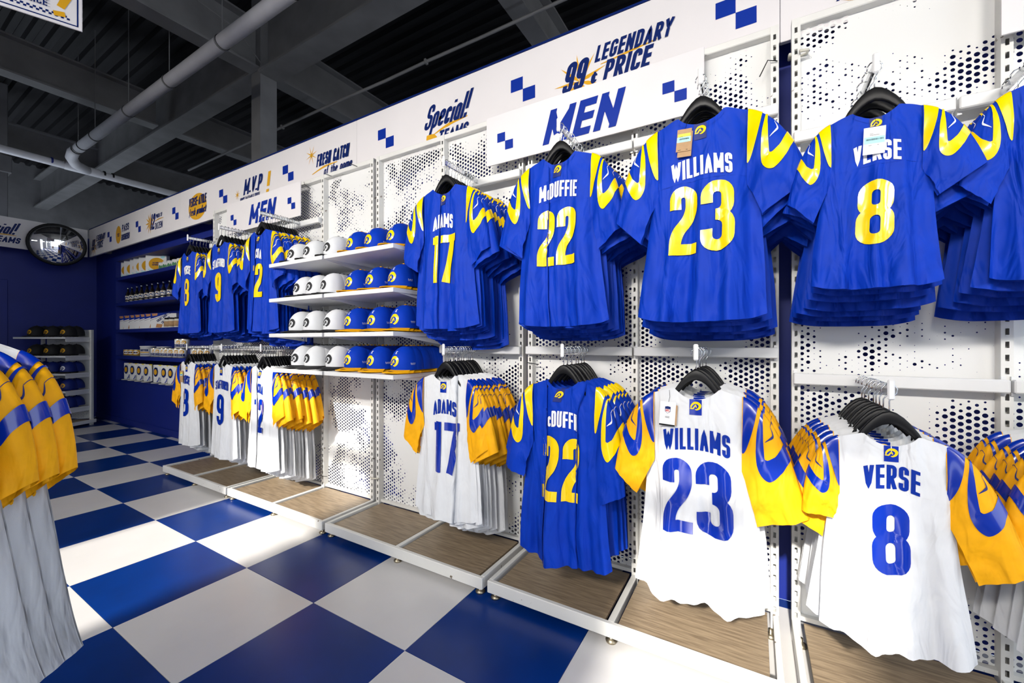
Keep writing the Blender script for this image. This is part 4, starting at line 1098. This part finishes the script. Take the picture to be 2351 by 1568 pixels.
# ================================================================== cap shelves and caps
SHZ = (1.805, 1.556, 1.306, 1.058)
ROWN = ('top', 'second', 'third', 'bottom')
def shelf(x0, x1, zt, label):
    r = thing('shelf', label, 'shelf', (0, 0, 0), group='white cap shelves')
    G().box(x0, x1, 1.655, 2.062, zt-.026, zt, bev=.002).build('board', 'white_smooth', r)
    for x in (x0+.006, x1-.010):
        G().prism([(1.70, zt-.026), (2.066, zt-.026), (2.066, zt-.075)], x, x+.004, lambda a, d, z: (d, a, z)).build('bracket', 'white_smooth', r)
    return r
for k, z in enumerate(SHZ):
    shelf(-3.005, -2.398, z, '%s white shelf holding white caps' % ROWN[k])
    shelf(-2.376, -1.756, z, '%s white shelf holding blue caps' % ROWN[k])
def make_cap(crown, brim, button, logo, full=True, badge='white_print', under=None):
    """origin under the crown centre, front faces -y"""
    r = thing('cap', 'cap', 'cap')
    rx, ry, hh, z0 = .083, .098, .143, .022
    def cp(th, h, off=0.0):
        pr = max(0., 1-h**2.5)**(1/2.1)
        seam = 0
        for k in range(6):
            d = (th-(-PI/2+k*PI/3)+PI) % (2*PI)-PI
            seam += .0016*math.exp(-(d/.035)**2)
        s_ = 1.0
        front = max(0, -math.sin(th))
        pr2 = pr+(.10*front*(h*(1-h)*2.2))
        x = (rx+off-seam*(1-h))*pr2*math.cos(th); y = (ry+off-seam*(1-h))*pr2*math.sin(th)
        return (x, y, z0+hh*h+off*h)
    nseg = 48
    ths = [2*PI*k/nseg for k in range(nseg)]
    g = G().grid(lambda t, h: cp(t, h), ths, (0, .08, .2, .33, .46, .58, .70, .80, .88, .94, .98, 1.0), wrap=True)
    g.build('crown', crown, r, True)
    # visor
    g = G(); n = 24; nr = 6; L = .072
    for s_ in (0, 1):
        pts = []
        for i in range(n+1):
            t = -PI/2+(-1.12+2.24*i/n)
            bx, by, bz = cp(t, 0)
            ext = L*max(0, math.cos((t+PI/2)*1.32))**.55
            for k in range(nr):
                q = k/(nr-1); xx = bx*(1+.10*q); yy = by-ext*q
                zz = z0+.002-.9*(xx*xx)*(.3+.7*q)-.012*q
                pts.append((xx, yy, zz-(.0035 if s_ else 0)))
        b = len(g.v); g.v += pts
        for i in range(n):
            for k in range(nr-1):
                q4 = (b+i*nr+k, b+i*nr+k+1, b+(i+1)*nr+k+1, b+(i+1)*nr+k)
                g.f.append(q4 if not s_ else q4[::-1])
    N1 = (n+1)*nr
    for i in range(n): g.f.append((i*nr+nr-1, N1+i*nr+nr-1, N1+(i+1)*nr+nr-1, (i+1)*nr+nr-1))
    vz = g.build('visor', brim, r, True)
    G().lathe([(.0085, 0), (.0085, .003), (.006, .006), (.0001, .0072)], (0, 0, z0+hh-.0015), 10).build('button', button, r, True)
    if full:
        f_ = lambda off: (lambda a, b: cp(-PI/2+a/.095, .34+b/.143, off))
        g = G(); horn_logo(g, .066, f_(.0015)); lo = g.build('team_logo', logo, r, True)
        g = G(); rb, W = text2d('NFL', .007, cw=.7, th=.25, gap=.05); put(g, rb, lambda a, b: f_(.0015)(a+.004, b+.050)); stroke(g, [(-.004, .047), (.012, .047)], .0022, f_(.0015), smooth=False, step=.01); stroke(g, [(-.006, .060), (.014, .060)], .0025, f_(.0015), smooth=False, step=.01); g.build('league_badge', badge, r)
        g = G()
        for k in range(9):
            a0 = .112+k*.0036; hgt = .007 if k in (0, 4, 7) else .004
            stroke(g, [(a0, -.012), (a0+.001, -.012+hgt)], .0015, f_(.0014), smooth=False, step=.01)
        stroke(g, [(.112, -.016), (.140, -.016)], .0012, f_(.0014), smooth=False, step=.01)
        g.build('side_script', badge, r)
        G().disc(0, 0, .017, .017, lambda a, b: (a+.012, -.132+b*.9, z0+.0026-.9*(a+.012)**2*.65-.0062-.17*(b*.9)*-1*.0), 20).build('size_sticker', 'black_plastic', vz)
    return r
CAPB = make_cap('blue_felt', 'gold_felt', 'gold_felt', 'yellow_vinyl')
CAPW = make_cap('white_felt', 'black_fabric', 'black_fabric', 'black_fabric', badge='white_felt')
CAPB2 = make_cap('blue_felt', 'gold_felt', 'gold_felt', None, full=False)
CAPW2 = make_cap('white_felt', 'black_fabric', 'black_fabric', None, full=False)
capx = [[-2.885, -2.69, -2.463, -2.225, -2.048, -1.858], [-2.807, -2.655, -2.487, -2.234, -2.043, -1.843], [-2.859, -2.689, -2.463, -2.242, -2.031, -1.829], [-2.833, -2.669, -2.436, -2.246, -2.031, -1.822]]
DEPTH = (2, 5, 8, 8)
rd = random.Random(5)
POS = ('left', 'middle', 'right')
for i, z in enumerate(SHZ):
    for j, x in enumerate(capx[i]):
        cw = 'white' if j < 3 else 'blue'
        for d in range(DEPTH[i]):
            full = d == 0
            pr_ = (CAPW if cw == 'white' else CAPB) if full else (CAPW2 if cw == 'white' else CAPB2)
            if d == 0: lab = 'front %s cap with curled horn logo, %s of its %s shelf' % (cw, POS[j % 3], ROWN[i])
            else: lab = '%s nested behind the front %s cap on the %s shelf' % ('%s %s cap' % (ORD[d-1], cw), POS[j % 3], ROWN[i])
            yy = 1.655+.170+d*.033
            place(pr_, '', (x+rd.uniform(-.004, .004), yy, z+(.0 if d == 0 else .0)), (0, 0, rd.uniform(-.07, .07)+(.12 if d == 0 and j == 0 else 0)), lab, '%s caps on the %s shelf' % (cw, ROWN[i]), 1, 'cap')

# ================================================================== blue niche shelves with groceries
NSH = (2.252, 1.855, 1.442, 1.038)
NN = ('top', 'second', 'third', 'fourth')
for k, z in enumerate(NSH):
    s_ = tag(G().box(NX0+.001, NX1-.001, YN+.002, YN+.355, z-.052, z, bev=.003).build('niche_shelf', 'blue_wall'), '%s blue shelf board of the wall niche' % NN[k], 'shelf', 'blue niche shelves')
s_ = tag(G().box(NX0+.001, NX1-.001, YN+.002, YN+.355, NZ0+.001, NZ0+.02, bev=.003).build('niche_shelf', 'blue_wall'), 'lowest blue shelf board of the wall niche', 'shelf', 'blue niche shelves')
def carton(w, h, d, kind):
    r = thing('carton', 'carton', 'box'); yf = -d/2-.0012
    G().box(-w/2, w/2, -d/2, d/2, 0, h, bev=.002).build('box_body', 'paper_white', r)
    f_ = lambda a, b: (a, yf, b); f2 = lambda a, b: (a, yf-.001, b)
    if kind == 'drink':
        G().disc(.01, h*.50, w*.38, h*.36, f_, 28).build('yellow_disc', 'mustard_print', r)
        g = G(); rb, W = text2d("BAVARIA'S", .022, cw=.6, th=.2, gap=.08); put(g, rb, lambda a, b: f2(a+.01, h*.52+b)); rb, W = text2d('BEVERAGES', .022, cw=.6, th=.2, gap=.08); put(g, rb, lambda a, b: f2(a+.01, h*.40+b)); g.build('lettering', 'navy_print', r)
        g = G(); g.disc(.32*w, h*.90, .11*w, .07*h, f_, 16); g.disc(-.2*w, h*.10, .13*w, .07*h, f_, 16); g.disc(-.34*w, h*.17, .04*w, .03*h, f_, 12); g.build('bubbles', 'sticker_cyan', r)
        G().box(-w/2-.001, w/2+.001, -d/2-.0008, d/2, h*.955, h*.965).build('lid_line', 'navy_print', r)
    else:
        ca, sa = math.cos(.62), math.sin(.62)
        rot = lambda x0, z0: (lambda a, b: f2(x0+a*ca-b*sa, z0+a*sa+b*ca))
        G().add([f_(-w/2, h*.62), f_(-w/2, h), f_(.20*w, h)], [(0, 1, 2)]).build('blue_corner', 'blue_print', r)
        g = G(); rb, W = text2d('COLBY JACK', .034, cw=.48, th=.2, gap=.09); put(g, rb, rot(-.01, h*.62)); rb, W = text2d('CRACKERS', .034, cw=.48, th=.2, gap=.09); put(g, rb, rot(.045, h*.48)); stroke(g, [(-.5*w, .53*h), (.30*w, h)], .004, f_, smooth=False, step=.1); g.build('lettering', 'navy_print', r)
        g = G(); g.add([f_(-.30*w, .06*h), f_(-.08*w, .04*h), f_(-.02*w, .26*h), f_(-.26*w, .30*h)], [(0, 1, 2, 3)]); g.add([f_(.16*w, .40*h), f_(.32*w, .16*h), f_(.40*w, .42*h)], [(0, 1, 2)])
        g.add([f2(-.42*w, .80*h), f2(-.24*w, .84*h), f2(-.22*w, .99*h), f2(-.46*w, .97*h)], [(0, 1, 2, 3)]); g.build('cracker_picture', 'cracker', r)
        G().quad(.12*w, .38*w, .03*h, .07*h, f_).build('weight_label', 'mustard_print', r)
    return r
CD = carton(.30, .245, .06, 'drink'); CC = carton(.36, .215, .06, 'cracker')
def row(proto, xs, y, z, rots, lab, group, cat):
    for k, x in enumerate(xs): place(proto, '', (x, y+(.0 if k % 2 else .004), z), (0, 0, rots), lab % ORD[k], group, 1, cat)
row(CD, [-8.50, -8.27, -8.05, -7.90, -7.71, -7.45], YN+.14, NSH[0], .55, 'white drink carton with yellow disc on the top niche shelf, %s from left', 'drink cartons on the niche shelf', 'box')
row(CC, [-8.46, -8.24, -8.02, -7.82, -7.63, -7.44, -7.24], YN+.15, NSH[2], .55, 'white cracker box on the third niche shelf, %s from left', 'cracker boxes on the niche shelf', 'box')
# bottles
def bottle():
    r = thing('bottle', 'bottle', 'bottle')
    G().lathe([(.030, 0), (.033, .006), (.033, .120), (.026, .150), (.013, .180), (.012, .222)], n=16).build('glass_body', 'dark_glass', r, True)
    G().lathe([(.0142, .220), (.0142, .240), (.0001, .242)], n=14).build('cap', 'chrome', r, True)
    G().lathe([(.0337, .050), (.0337, .112)], n=16).build('label', 'paper_white', r, True)
    f_ = lambda a, b: (.0345*math.sin(a/.0345), -.0345*math.cos(a/.0345), b)
    g = G(); stroke(g, [(-.018, .075), (0, .090), (.018, .075)], .012, f_); g.build('label_print', 'navy_print', r)
    g = G(); stroke(g, [(-.010, .098), (0, .104), (.010, .098)], .006, f_); stroke(g, [(-.012, .060), (.012, .060)], .006, f_); g.build('label_mark', 'mustard_print', r)
    G().lathe([(.0335, .012), (.0335, .034)], n=16).build('base_band', 'tin', r, True)
    return r
row(bottle(), [-8.44, -8.27, -8.09, -7.90, -7.71, -7.52, -7.33, -7.14, -6.95], YN+.10, NSH[1], .75, 'dark bottle with white label on the second niche shelf, %s from left', 'dark bottles on the niche shelf', 'bottle')
def can(rad, h, kind):
    r = thing('can', 'can', 'can')
    G().lathe([(rad*.96, 0), (rad, .004), (rad, h-.004), (rad*.96, h)], n=18).build('can_body', 'tin' if kind != 'cup' else 'paper_white', r, True)
    G().lathe([(rad+.0008, .010), (rad+.0008, h-.010)], n=18).build('label', {'corn': 'paper_white', 'gold': 'mustard_print', 'cup': 'paper_white'}[kind], r, True)
    f_ = lambda a, b: ((rad+.002)*math.sin(a/rad), -(rad+.002)*math.cos(a/rad), b)
    if kind == 'corn':
        g = G(); rb, W = text2d('CORN', h*.28, cw=.6, th=.22, gap=.1); put(g, rb, lambda a, b: f_(a, h*.16+b)); g.build('lettering', 'navy_print', r)
        g = G(); horn_logo(g, rad*.9, lambda a, b: f_(a+rad*.2, h*.62+b)); g.build('team_logo', 'mustard_print', r)
    elif kind == 'gold':
        G().disc(0, h*.52, rad*.75, h*.28, f_, 18).build('label_patch', 'paper_white', r)
        g = G(); rb, W = text2d('MILK', h*.2, cw=.6, th=.25, gap=.1); put(g, rb, lambda a, b: f_(a, h*.44+b)); g.build('lettering', 'navy_print', r)
    else:
        g = G(); stroke(g, [(-rad*.6, h*.12), (-rad*.2, h*.55), (rad*.1, h*.2), (rad*.5, h*.62)], rad*.5, f_); g.build('leaf_print', 'green_print', r)
        g = G(); stroke(g, [(-rad*.5, h*.12), (rad*.5, h*.12)], rad*.3, f_); g.build('yellow_print', 'mustard_print', r)
    return r
row(can(.055, .095, 'gold'), [-8.40, -8.22, -8.03], YN+.09, NSH[3], .75, 'yellow labelled tin on the fourth niche shelf, %s from left', 'yellow tins on the niche shelf', 'tin')
CN = can(.052, .125, 'corn')
row(CN, [-7.33, -7.21, -7.05, -6.93, -6.80, -6.62, -6.47], YN+.07, NSH[3], .70, 'white corn can in the bottom layer on the fourth niche shelf, %s from left', 'corn cans on the niche shelf', 'can')
for k, x in enumerate((-6.56, -6.40)): place(CN, '', (x, YN+.07, NSH[3]+.1255), (0, 0, .7), '%s corn can stacked on top of the can row' % ('left' if k == 0 else 'right'), 'corn cans on the niche shelf', 1, 'can')
for k, x in enumerate((-6.10, -5.95, -5.78)): place(CN, '', (x, YN+.07, NSH[3]), (0, 0, .7), '%s corn can behind the hanging white jersey hooks' % ORD[k], 'corn cans on the niche shelf', 1, 'can')
# stacked white tubs
def tub():
    r = thing('tub', 'tub', 'tub')
    G().lathe([(.085, 0), (.088, .004), (.088, .135), (.092, .137), (.092, .150), (.0001, .152)], n=24).build('tub_body', 'paper_white', r, True)
    f_ = lambda a, b: (.0895*math.sin(a/.0895), -.0895*math.cos(a/.0895), b)
    g = G(); rb, W = text2d('BUTTER', .028, cw=.6, th=.25, gap=.1); put(g, rb, lambda a, b: f_(a, .075+b)); stroke(g, [(-.06, .035), (.06, .035)], .006, f_); stroke(g, [(-.06, .022), (.06, .022)], .006, f_); g.build('lettering', 'navy_print', r)
    g = G(); stroke(g, [(-.06, .06), (.06, .06)], .012, f_); g.build('yellow_print', 'mustard_print', r)
    return r
tb = tub()
place(tb, '', (-7.70, YN+.11, NSH[3]), (0, 0, .7), 'large white tub on the fourth niche shelf beside the yellow tins', 'white tubs', 1, 'tub')
place(tb, '', (-7.46, YN+.22, NSH[3]), (0, 0, .7), 'white tub at the back behind the corn cans', 'white tubs', .95, 'tub')
row(can(.050, .115, 'cup'), [-7.22, -7.08, -6.94, -6.78, -6.65], YN+.12, NSH[0], .6, 'white cup printed with green leaves on the top niche shelf, %s from left', 'leaf printed cups', 'cup')
# packs hung under the fourth shelf: window bags with oval badge
def pouch():
    r = thing('snack_pouch', 'pouch', 'package')
    g = G().grid(lambda x, z: (x, -.028*(1-(x/.0715)**2)*(1-((z-.12)/.125)**4)-.004, z), lin(-.070, .070, 9), lin(.0, .245, 9)); g.grid(lambda x, z: (x, .02*(1-(x/.0715)**2)*(1-((z-.12)/.125)**4)+.004, z), lin(-.070, .070, 9), lin(.0, .245, 9)); g.build('bag', 'paper_white', r, True)
    f_ = lambda a, b: (a, -.034, b)
    G().disc(0, .145, .034, .066, f_, 24).build('dark_oval', 'navy_print', r)
    f2 = lambda a, b: (a, -.036, b)
    G().disc(0, .145, .024, .040, f2, 20).build('gold_patch', 'mustard_print', r)
    g = G(); stroke(g, [(.060, .07), (.045, .035), (.02, .004)], .012, f_); g.build('blue_stroke', 'blue_print', r)
    g = G().add([(.02, -.014, .246), (.070, -.006, .246), (.070, -.008, .18)], [(0, 1, 2)]); g.build('yellow_corner', 'sticker_yellow', r)
    G().lathe([(.052, .0), (.055, .006), (.050, .010)], (0, -.03, -.012), 20).build('bowl_print', 'cream_plastic', r, True)
    return r
row(pouch(), [-8.33, -8.08, -7.84, -7.57, -7.25, -6.98, -6.78], YN+.07, NZ0+.035, .40, 'white snack pouch with dark oval on the lowest niche shelf, %s from left', 'snack pouches in the niche', 'package')
# glass jars beside the cracker boxes
def jar():
    r = thing('jar', 'jar', 'jar')
    G().lathe([(.045, 0), (.048, .005), (.048, .10), (.040, .118)], n=18).build('jar_body', 'cream_plastic', r, True)
    G().lathe([(.042, .116), (.042, .138), (.0001, .139)], n=18).build('lid', 'black_plastic', r, True)
    G().lathe([(.0487, .018), (.0487, .09)], n=18).build('label', 'kraft_paper', r, True)
    return r
row(jar(), [-6.97, -6.82, -6.66], YN+.09, NSH[2], 0, 'small jar with black lid beside the cracker boxes, %s from left', 'jars beside the cracker boxes', 'jar')

# ================================================================== small fixture with dark caps in the far corner
fx = thing('gondola_fixture', 'small angled fixture with five shelves of dark caps in the far corner', 'shelving unit', (-8.43, 1.80, 0), .5328)
# local frame: +y away from the camera, x to the right; origin at the right front of the shelves
w = .745
G().box(-.75+.06, .0, .38, .395, .09, 1.43).build('back_panel', 'perforated_metal', fx)
for x in (-w-.0, -.015): G().box(x, x+.03, .345, .385, 0, 1.43, bev=.002).build('upright', 'white_metal', fx)
G().box(-w, .02, -.10, .40, .05, .075, bev=.002).build('base_deck', 'wood_deck', fx); G().box(-w-.01, .04, -.12, -.10, .035, .085, bev=.002).build('base_front_rail', 'white_metal', fx)
for x in (-w-.01, .02): G().box(x, x+.02, -.10, .40, .035, .085, bev=.002).build('base_side_rail', 'white_metal', fx)
for x in (-w+.02, 0): foot(fx, x, -.09); 
FZ = (1.318, 1.050, .795, .545, .292)
fs = []
CAPK = make_cap('black_fabric', 'black_fabric', 'black_fabric', 'mustard_print', badge='black_fabric')
CAPN = make_cap('navy_fabric', 'navy_fabric', 'navy_fabric', 'mustard_print', badge='navy_fabric')
CAPG = make_cap('navy_fabric', 'black_fabric', 'black_fabric', 'white_print', badge='navy_fabric')
sel = (CAPK, CAPK, CAPG, CAPN, CAPN)
nm = ('black', 'black', 'dark blue', 'navy', 'navy'); FN = ('top', 'second', 'third', 'fourth', 'fifth')
Rm = Matrix.Rotation(.5328, 3, 'Z'); Ob = Vector((-8.43, 1.80, 0))
for k, z in enumerate(FZ):
    s_ = thing('shelf', '%s shelf of the far corner fixture' % FN[k], 'shelf', (-8.43, 1.80, z), .5328, group='shelves of the far corner fixture')
    G().box(-w, 0, 0, .36, -.026, 0, bev=.002).build('board', 'white_smooth', s_); G().box(-.02, -.016, .02, .37, -.07, -.026).build('bracket', 'white_smooth', s_)
    for c_ in range(3):
        for d in range(2):
            p = Ob+Rm @ Vector((-.60+.235*c_+.02, .155+.10*d, 0))
            place(sel[k], '', (p.x, p.y, z), (0, 0, .5328+.05*(c_-1)), '%s cap on the %s far corner shelf, %s, %s' % (nm[k], FN[k], POS[c_], 'front' if d == 0 else 'back'), 'dark caps in the far corner', 1, 'cap')
for o in list(COL.objects):
    if o.parent is None and o.type == 'MESH' and o.get('kind') is None and o.get('label') is None: print('UNTAGGED', o.name)
